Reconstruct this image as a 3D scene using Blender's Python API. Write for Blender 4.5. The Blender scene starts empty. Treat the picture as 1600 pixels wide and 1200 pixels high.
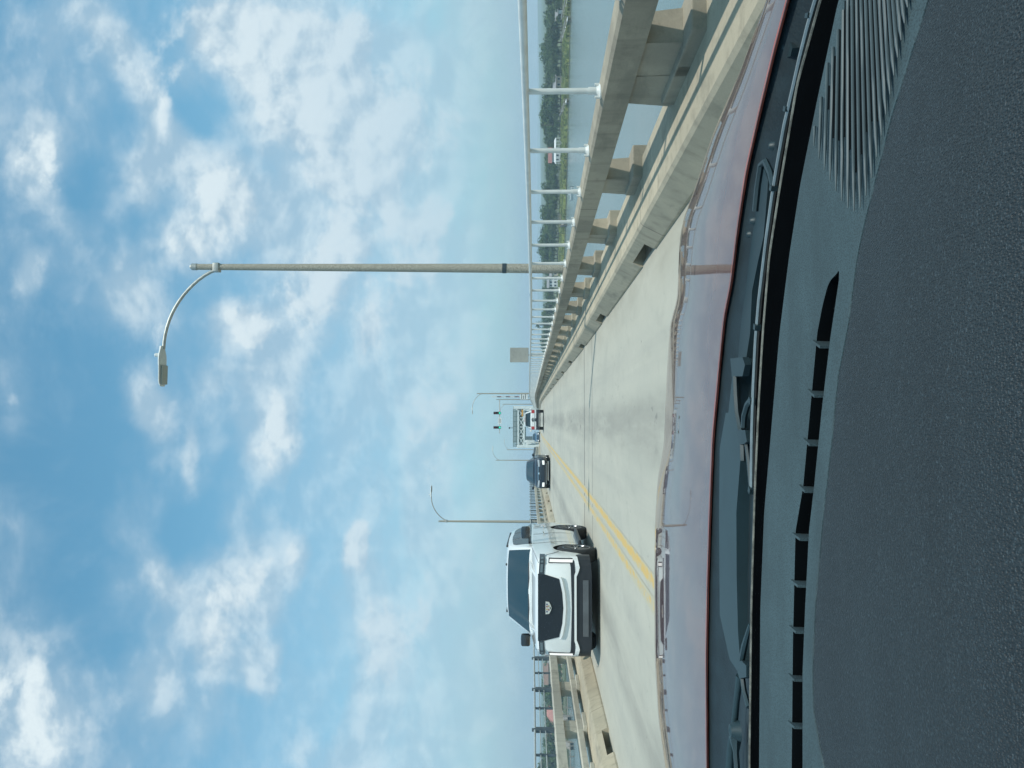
import bpy, bmesh, math, random
import numpy as np
from mathutils import Vector, Matrix, Euler
random.seed(7)
sc = bpy.context.scene
COL = sc.collection
R = math.radians

# ------------------------------------------------------------------ camera
EYE = Vector((0.0, 0.0, 1.3))
TH = math.atan(0.0317); PS = math.atan(0.0458 * math.cos(TH))
FW = Vector((math.sin(PS) * math.cos(TH), math.cos(PS) * math.cos(TH), math.sin(TH)))
RT = Vector((math.cos(PS), -math.sin(PS), 0))
UP = RT.cross(FW)
cd = bpy.data.cameras.new('camera'); cam = bpy.data.objects.new('camera', cd); COL.objects.link(cam)
cd.sensor_fit = 'HORIZONTAL'; cd.sensor_width = 36; cd.lens = 27
cd.clip_start = 0.03; cd.clip_end = 20000
M = Matrix.Identity(4)
for i in range(3):
    M[i][0] = -UP[i]; M[i][1] = RT[i]; M[i][2] = -FW[i]; M[i][3] = EYE[i]
cam.matrix_world = M
sc.camera = cam

def ray(x, y):
    return FW + RT * ((1200 - y - 600) / 1200) - UP * ((x - 800) / 1200)
def at_z(x, y, z):
    d = ray(x, y); return EYE + d * ((z - EYE.z) / d.z)
def at_y(x, y, Y):
    d = ray(x, y); return EYE + d * (Y / d.y)

# ------------------------------------------------------------------ object helpers
def tag(o, label=None, cat=None, group=None, kind=None):
    if label: o['label'] = label
    if cat: o['category'] = cat
    if group: o['group'] = group
    if kind: o['kind'] = kind
    return o
def empty(name, loc=(0, 0, 0), rz=0):
    o = bpy.data.objects.new(name, None); COL.objects.link(o)
    o.location = loc; o.rotation_euler = (0, 0, rz); o.empty_display_size = 0.2
    return o
def link_mesh(name, me, mat=None, parent=None):
    o = bpy.data.objects.new(name, me); COL.objects.link(o)
    if mat is not None:
        for m in (mat if isinstance(mat, (list, tuple)) else [mat]):
            me.materials.append(m)
    if parent is not None: o.parent = parent
    return o
def copy_tree(o, parent=None):
    c = o.copy(); COL.objects.link(c); c.parent = parent
    for ch in list(o.children): copy_tree(ch, c)
    return c

class MB:
    """collects shapes, then links them as one mesh object"""
    def __init__(s): s.v = []; s.f = []; s.mi = []
    def add(s, verts, faces, mi=0):
        b = len(s.v); s.v += [tuple(v) for v in verts]
        for f in faces: s.f.append([b + i for i in f]); s.mi.append(mi)
    def box(s, x0, x1, y0, y1, z0, z1, mi=0, c=0.0):
        if c <= 0:
            v = [(x0,y0,z0),(x1,y0,z0),(x1,y1,z0),(x0,y1,z0),(x0,y0,z1),(x1,y0,z1),(x1,y1,z1),(x0,y1,z1)]
            s.add(v, [(0,3,2,1),(4,5,6,7),(0,1,5,4),(1,2,6,5),(2,3,7,6),(3,0,4,7)], mi)
        else:
            bm = bmesh.new(); bmesh.ops.create_cube(bm, size=1)
            for v in bm.verts:
                v.co = Vector(((x0+x1)/2 + v.co.x*(x1-x0), (y0+y1)/2 + v.co.y*(y1-y0), (z0+z1)/2 + v.co.z*(z1-z0)))
            bmesh.ops.bevel(bm, geom=bm.edges[:], offset=c, segments=2, affect='EDGES', profile=0.5)
            bm.verts.index_update()
            s.add([v.co for v in bm.verts], [[v.index for v in f.verts] for f in bm.faces], mi); bm.free()
    def tube(s, pts, rad, n=8, mi=0, cap=True):
        pts = [Vector(p) for p in pts]
        rads = rad if isinstance(rad, (list, tuple)) else [rad] * len(pts)
        rings = []; ref = None
        for i, p in enumerate(pts):
            t = (pts[min(i+1, len(pts)-1)] - pts[max(i-1, 0)]).normalized()
            if ref is None:
                ref = Vector((1,0,0)) if abs(t.x) < 0.9 else Vector((0,1,0))
            a = (ref - t * ref.dot(t)).normalized(); b = t.cross(a); ref = a
            rings.append([p + (a*math.cos(2*math.pi*k/n) + b*math.sin(2*math.pi*k/n)) * rads[i] for k in range(n)])
        v = [q for r in rings for q in r]; f = []
        for i in range(len(pts)-1):
            for k in range(n):
                f.append((i*n+k, i*n+(k+1) % n, (i+1)*n+(k+1) % n, (i+1)*n+k))
        if cap:
            f.append(tuple(range(n))[::-1]); f.append(tuple((len(pts)-1)*n+k for k in range(n)))
        s.add(v, f, mi)
    def bar(s, a, b, w, h, mi=0):
        a = Vector(a); b = Vector(b); t = (b-a).normalized()
        ref = Vector((0,0,1)) if abs(t.z) < 0.9 else Vector((1,0,0))
        u = t.cross(ref).normalized(); n = u.cross(t)
        v = []
        for p in (a, b):
            for su, sn in ((-1,-1),(1,-1),(1,1),(-1,1)): v.append(p + u*su*w/2 + n*sn*h/2)
        s.add(v, [(0,1,2,3),(7,6,5,4),(0,4,5,1),(1,5,6,2),(2,6,7,3),(3,7,4,0)], mi)
    def lathe(s, prof, n=24, axis='z', origin=(0,0,0), mi=0, closed=False):
        o = Vector(origin); v = []; f = []
        for r, h in prof:
            for k in range(n):
                a = 2*math.pi*k/n; c, q = r*math.cos(a), r*math.sin(a)
                v.append(o + (Vector((c,q,h)) if axis == 'z' else Vector((h,c,q)) if axis == 'x' else Vector((c,h,q))))
        m = len(prof)
        for i in range(m-1 if not closed else m):
            for k in range(n):
                j = (i+1) % m
                f.append((i*n+k, i*n+(k+1) % n, j*n+(k+1) % n, j*n+k))
        s.add(v, f, mi)
    def sphere(s, c, rx, ry, rz, n=12, m=8, mi=0):
        v = []; f = []
        for i in range(m+1):
            a = math.pi*i/m
            for k in range(n):
                b = 2*math.pi*k/n
                v.append((c[0]+rx*math.sin(a)*math.cos(b), c[1]+ry*math.sin(a)*math.sin(b), c[2]+rz*math.cos(a)))
        for i in range(m):
            for k in range(n): f.append((i*n+k, (i+1)*n+k, (i+1)*n+(k+1) % n, i*n+(k+1) % n))
        s.add(v, f, mi)
    def grid(s, rows, mi=0, flip=False):
        nr, nc = len(rows), len(rows[0]); v = [p for r in rows for p in r]; f = []
        for i in range(nr-1):
            for k in range(nc-1):
                q = (i*nc+k, i*nc+k+1, (i+1)*nc+k+1, (i+1)*nc+k)
                f.append(q[::-1] if flip else q)
        s.add(v, f, mi)
    def loft(s, rings, mi=0, caps=True):
        n = len(rings[0]); v = [p for r in rings for p in r]; f = []
        for i in range(len(rings)-1):
            for k in range(n): f.append((i*n+k, i*n+(k+1) % n, (i+1)*n+(k+1) % n, (i+1)*n+k))
        if caps:
            f.append(tuple(range(n))[::-1]); f.append(tuple((len(rings)-1)*n+k for k in range(n)))
        s.add(v, f, mi)
    def mesh(s, name, smooth=None, fix=True):
        me = bpy.data.meshes.new(name); me.from_pydata(s.v, [], s.f)
        for p, m in zip(me.polygons, s.mi): p.material_index = m
        if fix:
            bm = bmesh.new(); bm.from_mesh(me)
            bmesh.ops.recalc_face_normals(bm, faces=bm.faces[:]); bm.to_mesh(me); bm.free()
        if smooth:
            for p in me.polygons: p.use_smooth = True
            me.set_sharp_from_angle(angle=R(smooth))
        me.update(); return me
    def build(s, name, mat, parent=None, smooth=None, fix=True):
        return link_mesh(name, s.mesh(name, smooth, fix), mat, parent)

# ------------------------------------------------------------------ materials
class NT:
    def __init__(s, nt): s.nt = nt; s.nt.nodes.clear()
    def n(s, t, **kw):
        nd = s.nt.nodes.new(t)
        for k, v in kw.items():
            if k.startswith('i_'): s.set(nd.inputs[k[2:].replace('_', ' ')], v)
            else: setattr(nd, k, v)
        return nd
    def set(s, inp, v):
        if isinstance(v, bpy.types.NodeSocket): s.nt.links.new(v, inp)
        else: inp.default_value = v
    def math(s, op, a, b=None, c=None, clamp=False):
        nd = s.nt.nodes.new('ShaderNodeMath'); nd.operation = op; nd.use_clamp = clamp
        for i, v in enumerate((a, b, c)):
            if v is not None: s.set(nd.inputs[i], v)
        return nd.outputs[0]
    def vmath(s, op, a, b=None):
        nd = s.nt.nodes.new('ShaderNodeVectorMath'); nd.operation = op
        s.set(nd.inputs[0], a)
        if b is not None: s.set(nd.inputs[1], b)
        return nd.outputs['Value'] if op in ('LENGTH', 'DOT_PRODUCT', 'DISTANCE') else nd.outputs[0]
    def ss(s, v, a, b, to0=0.0, to1=1.0, kind='SMOOTHSTEP'):
        nd = s.nt.nodes.new('ShaderNodeMapRange'); nd.interpolation_type = kind
        s.set(nd.inputs['Value'], v); s.set(nd.inputs['From Min'], a); s.set(nd.inputs['From Max'], b)
        s.set(nd.inputs['To Min'], to0); s.set(nd.inputs['To Max'], to1)
        return nd.outputs['Result']
    def mix(s, f, a, b, blend='MIX'):
        nd = s.nt.nodes.new('ShaderNodeMix'); nd.data_type = 'RGBA'; nd.blend_type = blend; nd.clamp_factor = True
        s.set(nd.inputs[0], f)
        s.set(nd.inputs[6], a if isinstance(a, bpy.types.NodeSocket) else (*a[:3], 1))
        s.set(nd.inputs[7], b if isinstance(b, bpy.types.NodeSocket) else (*b[:3], 1))
        return nd.outputs[2]
    def noise(s, vec, scale, detail=4, rough=0.55, dist=0.0, out='Fac'):
        nd = s.nt.nodes.new('ShaderNodeTexNoise')
        if vec is not None: s.set(nd.inputs['Vector'], vec)
        nd.inputs['Scale'].default_value = scale; nd.inputs['Detail'].default_value = detail
        nd.inputs['Roughness'].default_value = rough; nd.inputs['Distortion'].default_value = dist
        return nd.outputs[out]
    def scale(s, vec, sc_):
        nd = s.nt.nodes.new('ShaderNodeMapping'); s.set(nd.inputs['Vector'], vec)
        nd.inputs['Scale'].default_value = sc_; return nd.outputs[0]

MATS = {}
def newmat(name):
    m = bpy.data.materials.new(name); m.use_nodes = True; MATS[name] = m
    t = NT(m.node_tree)
    b = t.n('ShaderNodeBsdfPrincipled'); o = t.n('ShaderNodeOutputMaterial')
    m.node_tree.links.new(b.outputs[0], o.inputs[0])
    return m, t, b
def bump(t, b, h, strength=0.3, dist=0.01):
    nd = t.n('ShaderNodeBump'); nd.inputs['Strength'].default_value = strength; nd.inputs['Distance'].default_value = dist
    t.set(nd.inputs['Height'], h); t.set(b.inputs['Normal'], nd.outputs[0])
def simple(name, col, rough=0.5, metal=0.0, var=0.15, nscale=4.0, coat=0.0, bumpS=0.0, bscale=60, spec=0.5, local=False):
    m, t, b = newmat(name)
    pos = t.n('ShaderNodeTexCoord').outputs['Object'] if local else t.n('ShaderNodeNewGeometry').outputs['Position']
    nz = t.noise(pos, nscale, 5, 0.6)
    lo = tuple(c*(1-var) for c in col); hi = tuple(min(1, c*(1+var)) for c in col)
    t.set(b.inputs['Base Color'], t.mix(t.ss(nz, 0.3, 0.7), lo, hi))
    b.inputs['Roughness'].default_value = rough; b.inputs['Metallic'].default_value = metal
    b.inputs['Coat Weight'].default_value = coat; b.inputs['Coat Roughness'].default_value = 0.04
    b.inputs['Specular IOR Level'].default_value = spec
    if bumpS > 0: bump(t, b, t.noise(pos, bscale, 4, 0.6), bumpS, 0.01)
    return m

def concrete(name, light, dark, stain=0.35, sc_=1.0, streak=True, joint=0.0):
    m, t, b = newmat(name)
    g = t.n('ShaderNodeNewGeometry').outputs['Position']
    big = t.noise(g, 0.7*sc_, 5, 0.6, 0.3); med = t.noise(g, 5*sc_, 6, 0.65); fine = t.noise(g, 90, 3, 0.7)
    col = t.mix(t.ss(big, 0.38, 0.62), light, dark)
    col = t.mix(t.math('MULTIPLY', t.ss(med, 0.52, 0.75), stain), col, tuple(c*0.55 for c in dark))
    col = t.mix(t.math('MULTIPLY', t.ss(fine, 0.35, 0.7), 0.22), col, tuple(c*0.6 for c in dark))
    if streak:
        st = t.noise(t.scale(g, (3.0, 3.0, 0.25)), 2.2, 4, 0.6)
        col = t.mix(t.math('MULTIPLY', t.ss(st, 0.50, 0.72), 0.5), col, tuple(c*0.6 for c in dark))
    blot = t.noise(t.scale(g, (1.5, .6, 2.5)), 1.1, 7, 0.7)
    col = t.mix(t.math('MULTIPLY', t.ss(blot, 0.52, 0.66), 0.45), col, (0.15, 0.145, 0.115))
    if joint:
        sp = t.n('ShaderNodeSeparateXYZ'); t.set(sp.inputs[0], g)
        wob = t.math('MULTIPLY', t.math('SUBTRACT', t.noise(g, 7, 3), .5), .03)
        d = t.math('ABSOLUTE', t.math('SUBTRACT', t.math('FRACT', t.math('DIVIDE', t.math('ADD', t.math('ADD', sp.outputs[1], 3.1), wob), joint)), .5))
        col = t.mix(t.math('MULTIPLY', t.ss(d, .014 / joint, .006 / joint), .7), col, (.07, .07, .06))
    t.set(b.inputs['Base Color'], col); b.inputs['Roughness'].default_value = 0.85
    bump(t, b, t.math('ADD', t.math('MULTIPLY', med, 0.5), t.math('MULTIPLY', fine, 0.5)), 0.35, 0.006)
    return m

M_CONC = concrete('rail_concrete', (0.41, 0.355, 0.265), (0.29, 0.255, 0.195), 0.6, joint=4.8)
M_CONCS = concrete('sunny_rail_concrete', (0.50, 0.475, 0.395), (0.40, 0.38, 0.32), 0.3)  # lighter copy of the rail concrete, sunlight put into its colour
M_CONCL = concrete('kerb_concrete', (0.47, 0.405, 0.295), (0.37, 0.325, 0.24), 0.5, joint=7.2)
M_RAIL = simple('painted_rail_steel', (0.62, 0.63, 0.6), 0.45, 0.0, 0.08, 6)
M_RAILG = simple('grey_rail_steel', (0.42, 0.45, 0.44), 0.5, 0.2, 0.1, 6)
M_DARKST = simple('dark_post_steel', (0.09, 0.12, 0.14), 0.5, 0.3, 0.2, 6)
M_POLE = simple('aggregate_pole', (0.36, 0.33, 0.27), 0.85, 0, 0.35, 55, bumpS=0.25)
M_GALV = simple('galvanised_steel', (0.42, 0.42, 0.39), 0.5, 0.5, 0.15, 9)
M_LAMP = simple('lamp_housing', (0.62, 0.64, 0.62), 0.5, 0, 0.06, 9)
M_LENS = simple('lamp_lens', (0.33, 0.34, 0.3), 0.35, 0, 0.2, 40)
M_BAND = simple('pole_band', (0.05, 0.07, 0.08), 0.5, 0.3)
M_SIGNB = simple('sign_back', (0.36, 0.35, 0.31), 0.5, 0.2, 0.08, 5)

def road_material():
    m, t, b = newmat('road_concrete')
    g = t.n('ShaderNodeNewGeometry').outputs['Position']
    sx = t.n('ShaderNodeSeparateXYZ'); t.set(sx.inputs[0], g)
    X, Y = sx.outputs[0], sx.outputs[1]
    big = t.noise(t.scale(g, (1, 0.35, 1)), 0.55, 6, 0.62, 0.4)
    med = t.noise(t.scale(g, (1, 0.5, 1)), 3.2, 6, 0.65)
    fine = t.noise(g, 60, 4, 0.7)
    col = t.mix(t.ss(big, 0.35, 0.7), (0.435, 0.415, 0.345), (0.37, 0.36, 0.305))
    col = t.mix(t.math('MULTIPLY', t.ss(med, 0.5, 0.75), 0.35), col, (0.27, 0.26, 0.22))
    col = t.mix(t.math('MULTIPLY', t.ss(fine, 0.4, 0.7), 0.25), col, (0.25, 0.24, 0.2))
    # oil drip band in each lane centre, paler wheel tracks
    for cx in (-0.1, -3.65):
        d = t.math('ABSOLUTE', t.math('SUBTRACT', X, cx))
        w = t.math('MULTIPLY', t.ss(d, 0.62, 0.1), t.ss(t.noise(t.scale(g, (1, 0.12, 1)), 1.2, 5, 0.65), 0.28, 0.62))
        col = t.mix(t.math('MULTIPLY', w, 0.62), col, (0.21, 0.2, 0.175))
    for cx in (-0.98, 0.80, -4.55, -2.75):
        d = t.math('ABSOLUTE', t.math('SUBTRACT', X, cx))
        w = t.math('MULTIPLY', t.ss(d, 0.38, 0.05), t.ss(t.noise(t.scale(g, (2.5, 0.1, 1)), 1.6, 5, 0.65), 0.3, 0.65))
        col = t.mix(t.math('MULTIPLY', w, 0.30), col, (0.29, 0.28, 0.25))
    pt = t.noise(t.scale(g, (0.7, 0.3, 1)), 0.9, 7, 0.72, 0.5)
    col = t.mix(t.math('MULTIPLY', t.ss(pt, 0.55, 0.7), 0.4), col, (0.47, 0.45, 0.38))
    gr = t.noise(t.scale(g, (0.8, 9, 1)), 3.0, 3, 0.6)
    col = t.mix(t.math('MULTIPLY', t.ss(gr, 0.5, 0.75), 0.18), col, (0.24, 0.235, 0.21))
    # drips / spots
    sp = t.noise(t.scale(g, (1.0, 0.45, 1)), 6.5, 3, 0.5)
    lane = t.math('MULTIPLY', t.ss(t.math('ABSOLUTE', t.math('SUBTRACT', X, 0.05)), 0.8, 0.1), t.ss(t.noise(t.scale(g, (.6, .16, 1)), 1.4, 3), .45, .62))
    col = t.mix(t.math('MULTIPLY', t.math('MULTIPLY', t.ss(sp, 0.60, 0.68), lane), 0.75), col, (0.13, 0.125, 0.115))
    sp2 = t.noise(g, 9, 2, 0.5)
    col = t.mix(t.math('MULTIPLY', t.ss(sp2, 0.735, 0.76), 0.7), col, (0.12, 0.12, 0.11))
    # grime along the kerb foot
    kd = t.math('SUBTRACT', 1.86, X)
    kw = t.math('MULTIPLY', t.ss(kd, 0.75, 0.0), t.ss(t.noise(t.scale(g, (1, 0.3, 1)), 2.0, 5, 0.6), 0.3, 0.75))
    col = t.mix(t.math('MULTIPLY', kw, 0.5), col, (0.26, 0.235, 0.18))
    # transverse joints
    for jy, jw, a in ((17.45, 0.06, 0.8), (20.0, 0.10, 0.95), (34.5, 0.12, 0.25), (44, 0.2, 0.4), (60, 0.25, 0.3), (6.5, 0.012, 0.5), (90, 0.3, 0.3)):
        wob = t.math('MULTIPLY', t.math('SUBTRACT', t.noise(t.scale(g, (1.0, 0, 0)), 1.3, 4, 0.6), 0.5), 0.10)
        d = t.math('ABSOLUTE', t.math('ADD', t.math('SUBTRACT', Y, jy), wob))
        col = t.mix(t.math('MULTIPLY', t.ss(d, jw, jw*0.4), a), col, (0.06, 0.06, 0.06))
    t.set(b.inputs['Base Color'], col)
    b.inputs['Roughness'].default_value = 0.8
    bump(t, b, t.math('ADD', t.math('MULTIPLY', fine, 0.6), t.math('MULTIPLY', med, 0.4)), 0.25, 0.006)
    return m
M_ROAD = road_material()

def yellow_material():
    m, t, b = newmat('worn_yellow_paint')
    g = t.n('ShaderNodeNewGeometry').outputs['Position']
    w = t.noise(t.scale(g, (1.4, 0.7, 1)), 6, 7, 0.72)
    w2 = t.noise(t.scale(g, (1, 0.2, 1)), 1.0, 3, 0.5)
    sx = t.n('ShaderNodeSeparateXYZ'); t.set(sx.inputs[0], g)
    leftmore = t.ss(sx.outputs[0], -1.85, -1.95, 0.0, 0.08)
    ed = t.math('MINIMUM', t.math('ABSOLUTE', t.math('ADD', sx.outputs[0], 1.80)), t.math('ABSOLUTE', t.math('ADD', sx.outputs[0], 2.06)))
    leftmore = t.math('ADD', leftmore, t.ss(ed, .03, .095, 0.0, .26))
    f = t.ss(t.math('ADD', t.math('ADD', w, t.math('MULTIPLY', w2, 0.25)), leftmore), 0.56, 0.86)
    col = t.mix(f, (0.54, 0.36, 0.115), (0.41, 0.38, 0.28))
    t.set(b.inputs['Base Color'], col); b.inputs['Roughness'].default_value = 0.75
    return m
M_YEL = yellow_material()

def water_material():
    m, t, b = newmat('water')
    g = t.n('ShaderNodeNewGeometry').outputs['Position']
    big = t.noise(t.scale(g, (0.012, 0.03, 1)), 1.0, 4, 0.6)
    t.set(b.inputs['Base Color'], t.mix(t.ss(big, 0.4, 0.65), (0.10, 0.145, 0.14), (0.13, 0.165, 0.155)))
    b.inputs['Roughness'].default_value = 0.16; b.inputs['IOR'].default_value = 1.33
    w = t.noise(t.scale(g, (0.9, 0.9, 1)), 1.3, 5, 0.6, 0.4)
    bump(t, b, w, 0.5, 0.08)
    return m
M_WATER = water_material()

def foliage(name, a, b_, c):
    m, t, b = newmat(name)
    g = t.n('ShaderNodeNewGeometry')
    oi = t.n('ShaderNodeObjectInfo')
    nz = t.noise(g.outputs['Position'], 0.35, 3, 0.6)
    col = t.mix(t.ss(nz, 0.35, 0.65), a, b_)
    col = t.mix(t.ss(oi.outputs['Random'], 0.45, 1.0), col, c)
    t.set(b.inputs['Base Color'], col); b.inputs['Roughness'].default_value = 0.7
    b.inputs['Specular IOR Level'].default_value = 0.2
    return m
M_LEAF = foliage('tree_foliage', (0.04, 0.078, 0.028), (0.095, 0.145, 0.045), (0.07, 0.10, 0.05))
M_PALM = foliage('palm_foliage', (0.05, 0.08, 0.03), (0.08, 0.11, 0.04), (0.07, 0.09, 0.04))
M_BARK = simple('bark', (0.10, 0.08, 0.06), 0.9, 0, 0.3, 3)
M_MARSH = simple('marsh_grass_blades', (0.20, 0.23, 0.07), 0.8, 0, 0.35, 0.08)
M_MARSH2 = simple('marsh_ground', (0.17, 0.17, 0.085), 0.9, 0, 0.3, 0.05)
M_LAND = simple('land_ground', (0.09, 0.11, 0.05), 0.9, 0, 0.4, 0.03)
M_WHITEWALL = simple('white_siding', (0.72, 0.72, 0.70), 0.6, 0, 0.06, 0.5)
M_TANWALL = simple('tan_siding', (0.36, 0.29, 0.21), 0.7, 0, 0.1, 0.5)
M_CREAMWALL = simple('cream_siding', (0.60, 0.52, 0.40), 0.7, 0, 0.1, 0.5)
M_REDROOF = simple('red_roof_shingles', (0.26, 0.11, 0.09), 0.7, 0, 0.15, 0.8)
M_PINKROOF = simple('faded_red_roof', (0.36, 0.16, 0.13), 0.7, 0, 0.15, 0.8)
M_BROWNROOF = simple('brown_roof_shingles', (0.19, 0.12, 0.09), 0.8, 0, 0.15, 0.8)
M_GREYROOF = simple('grey_roof_shingles', (0.24, 0.24, 0.24), 0.8, 0, 0.15, 0.8)
M_WIN = simple('window_glass', (0.03, 0.045, 0.055), 0.1, 0, 0.1)
M_WOOD = simple('weathered_wood', (0.24, 0.21, 0.17), 0.85, 0, 0.3, 1.5)
M_WHITEWOOD = simple('white_painted_wood', (0.68, 0.68, 0.65), 0.6, 0, 0.08, 1)

def carpaint(name, col, rough=0.35, coat=1.0, metal=0.0, ior=1.5, var=0.04):
    m, t, b = newmat(name)
    g = t.n('ShaderNodeTexCoord').outputs['Object']
    nz = t.noise(g, 3, 4, 0.6)
    t.set(b.inputs['Base Color'], t.mix(nz, tuple(c*(1-var) for c in col), tuple(min(1, c*(1+var)) for c in col)))
    b.inputs['Roughness'].default_value = rough; b.inputs['Metallic'].default_value = metal
    b.inputs['Coat Weight'].default_value = coat; b.inputs['Coat Roughness'].default_value = 0.03; b.inputs['Coat IOR'].default_value = ior
    return m
M_WHITE = carpaint('white_car_paint', (0.74, 0.75, 0.73))
M_WHITE2 = carpaint('bright_white_car_paint', (0.78, 0.79, 0.78))
M_NAVY = carpaint('dark_blue_car_paint', (0.008, 0.015, 0.025), 0.4, 0.35)
M_BLUE = carpaint('blue_car_paint', (0.03, 0.09, 0.17), 0.3)
M_BLACKPL = simple('black_trim_plastic', (0.018, 0.022, 0.028), 0.45, 0, 0.1)
M_GLOSSBLK = carpaint('gloss_black_trim', (0.012, 0.015, 0.02), 0.25)
M_CARGLASS = carpaint('car_window_glass', (0.012, 0.032, 0.04), 0.08, 0.9)
M_CHROME = simple('chrome_trim', (0.75, 0.77, 0.78), 0.15, 1.0, 0.02)
M_TYRE = simple('tyre_rubber', (0.022, 0.024, 0.026), 0.85, 0, 0.2, 20)
M_RIM = simple('dark_alloy', (0.16, 0.17, 0.18), 0.3, 0.8, 0.1)
M_RED = carpaint('tail_lamp_red', (0.42, 0.02, 0.02), 0.25)
M_LAMPCLR = carpaint('headlamp_clear', (0.35, 0.38, 0.4), 0.15)
M_PLATE = simple('number_plate', (0.6, 0.62, 0.6), 0.5, 0, 0.05, 30)
M_UNDER = simple('underbody', (0.012, 0.013, 0.015), 0.9)

def emit(name, col, s):
    m = bpy.data.materials.new(name); m.use_nodes = True; t = NT(m.node_tree)
    e = t.n('ShaderNodeEmission'); e.inputs[0].default_value = (*col, 1); e.inputs[1].default_value = s
    o = t.n('ShaderNodeOutputMaterial'); m.node_tree.links.new(e.outputs[0], o.inputs[0]); return m
M_GREENLIT = emit('lit_green_lamp', (0.05, 0.95, 0.62), 1.0)
M_DRL = emit('lit_running_lamp', (0.95, 1.0, 0.97), 1.1)
M_HEADLIT = emit('lit_head_lamp', (0.9, 1.0, 0.97), 1.3)

# ------------------------------------------------------------------ road profile
PK = [(-40, 0), (10, 0), (20, .05), (37, .24), (55, .42), (72, .6), (85, .69), (100, .71), (125, .62), (160, .5), (175, .48), (240, .48), (600, .48)]
_py = np.array([p[0] for p in PK]); _pz = np.array([p[1] for p in PK])
_fy = np.arange(-40, 600, 1.0); _fz = np.interp(_fy, _py, _pz)
_k = np.hanning(13); _k /= _k.sum()
_fz = np.convolve(np.pad(_fz, 6, 'edge'), _k, 'valid')
def rz(y): return float(np.interp(y, _fy, _fz))
YS = list(np.arange(-8, 60, 2.0)) + list(np.arange(60, 252, 4.0))

def sweep(mb, prof, ys, closed=True, mi=0):
    """sweep a profile of (x,z) along the deck"""
    rings = [[(x, y, z + rz(y)) for x, z in prof] for y in ys]
    if closed: mb.loft(rings, mi)
    else: mb.grid(rings, mi)
DECK_END = 250

# ------------------------------------------------------------------ setting: water, land, road
mb = MB()
mb.add([(-6000, -400, -11.7), (6000, -400, -11.7), (6000, 9000, -11.7), (-6000, 9000, -11.7)], [(0, 1, 2, 3)])
tag(mb.build('water', M_WATER), 'pale grey green river under the bridge', 'water', kind='structure')

# right shore line (near edge of the marsh) and left shore line, in world metres
SHR = [(900, -60), (420, 120), (260, 215), (160, 281), (106, 318), (88, 334), (60, 372), (42, 420), (24, 520), (14, 700), (0, 1100)]
SHL = [(-900, 60), (-420, 190), (-230, 268), (-150, 300), (-110, 345), (-70, 430), (-40, 560), (-20, 800), (-5, 1100)]
def land(name, line, z, side, mat, label, inset=0.0):
    mb = MB(); top = []; far = []
    for x, y in line:
        n = Vector((side * 0.45, 0.9)).normalized() * inset
        top.append((x + n.x, y + n.y, z)); far.append((x + side * 5200, y + 7800, z))
    mb.grid([[(p[0], p[1], -13) for p in top], top, far])
    return tag(mb.build(name, mat), label, 'land', kind='structure')
land('marsh_ground', SHR, -11.4, 1, M_MARSH2, 'muddy marsh flat along the right hand river shore')
land('wooded_ground', SHR, -10.9, 1, M_LAND, 'low wooded ground behind the right hand marsh', 62)
land('shore_ground', SHL, -11.2, -1, M_LAND, 'low wooded ground on the left hand river shore')

mb = MB()
nx = [-5.62, -4.6, -3.65, -2.7, -1.85, -0.9, 0, 0.9, 1.9]
mb.grid([[(x, y, rz(y)) for x in nx] for y in list(np.arange(-8, 60, 1.0)) + list(np.arange(60, 251, 3.0))])
tag(mb.build('road', M_ROAD, smooth=60), 'pale concrete two lane bridge deck', 'road', kind='structure')
mb = MB()
prof = [(-6.75, .2), (-6.75, -.75), (-5.9, -.95), (2.2, -.95), (2.62, -.75), (2.62, -.02), (2.57, -.02), (2.57, -.03), (-6.7, -.03), (-6.7, .2)]
sweep(mb, prof, YS)
tag(mb.build('bridge_deck', M_CONC), 'concrete slab carrying the bridge roadway', 'bridge deck', kind='structure')

for xo in (-1.80, -2.06):
    mb = MB()
    mb.grid([[(x, y, rz(y) + .004) for x in (xo - .095, xo + .095)] for y in YS])
    tag(mb.build('road_marking', M_YEL), 'worn yellow line on the bridge road, the ' + ('stripe nearer the right lane' if xo > -1.9 else 'more faded stripe of the pair'), 'road marking', kind='structure')

# kerbs with drain notches
def kerb(face, side, outer, notches, label):
    mb = MB()
    f = lambda x: face + side * x
    o = outer
    full = [(f(0), -.03), (f(.0), .03), (f(.10), .225), (f(.13), .25), (o, .25), (o, -.03)]
    cutp = [(f(.34), -.03), (f(.34), .12), (f(.052), .125), (f(.10), .225), (f(.13), .25), (o, .25), (o, -.03)]
    last = -8.0
    for a in notches:
        ys = [last] + [y for y in YS if last < y < a] + [a]
        sweep(mb, full, ys); sweep(mb, cutp, [a, a + 0.5, a + 1.0]); last = a + 1.0
    sweep(mb, full, [last] + [y for y in YS if y > last])
    return tag(mb.build('kerb', M_CONCL), label, 'kerb', kind='structure')
kerb(1.85, 1, 2.60, [2.8 + 5.5 * k for k in range(28)], 'wide tan concrete kerb with drain notches beside the right lane')
kerb(-5.45, -1, -6.62, [1.9 + 5.5 * k for k in range(28)], 'sunlit tan concrete kerb with drain notches beside the oncoming lane')

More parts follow.
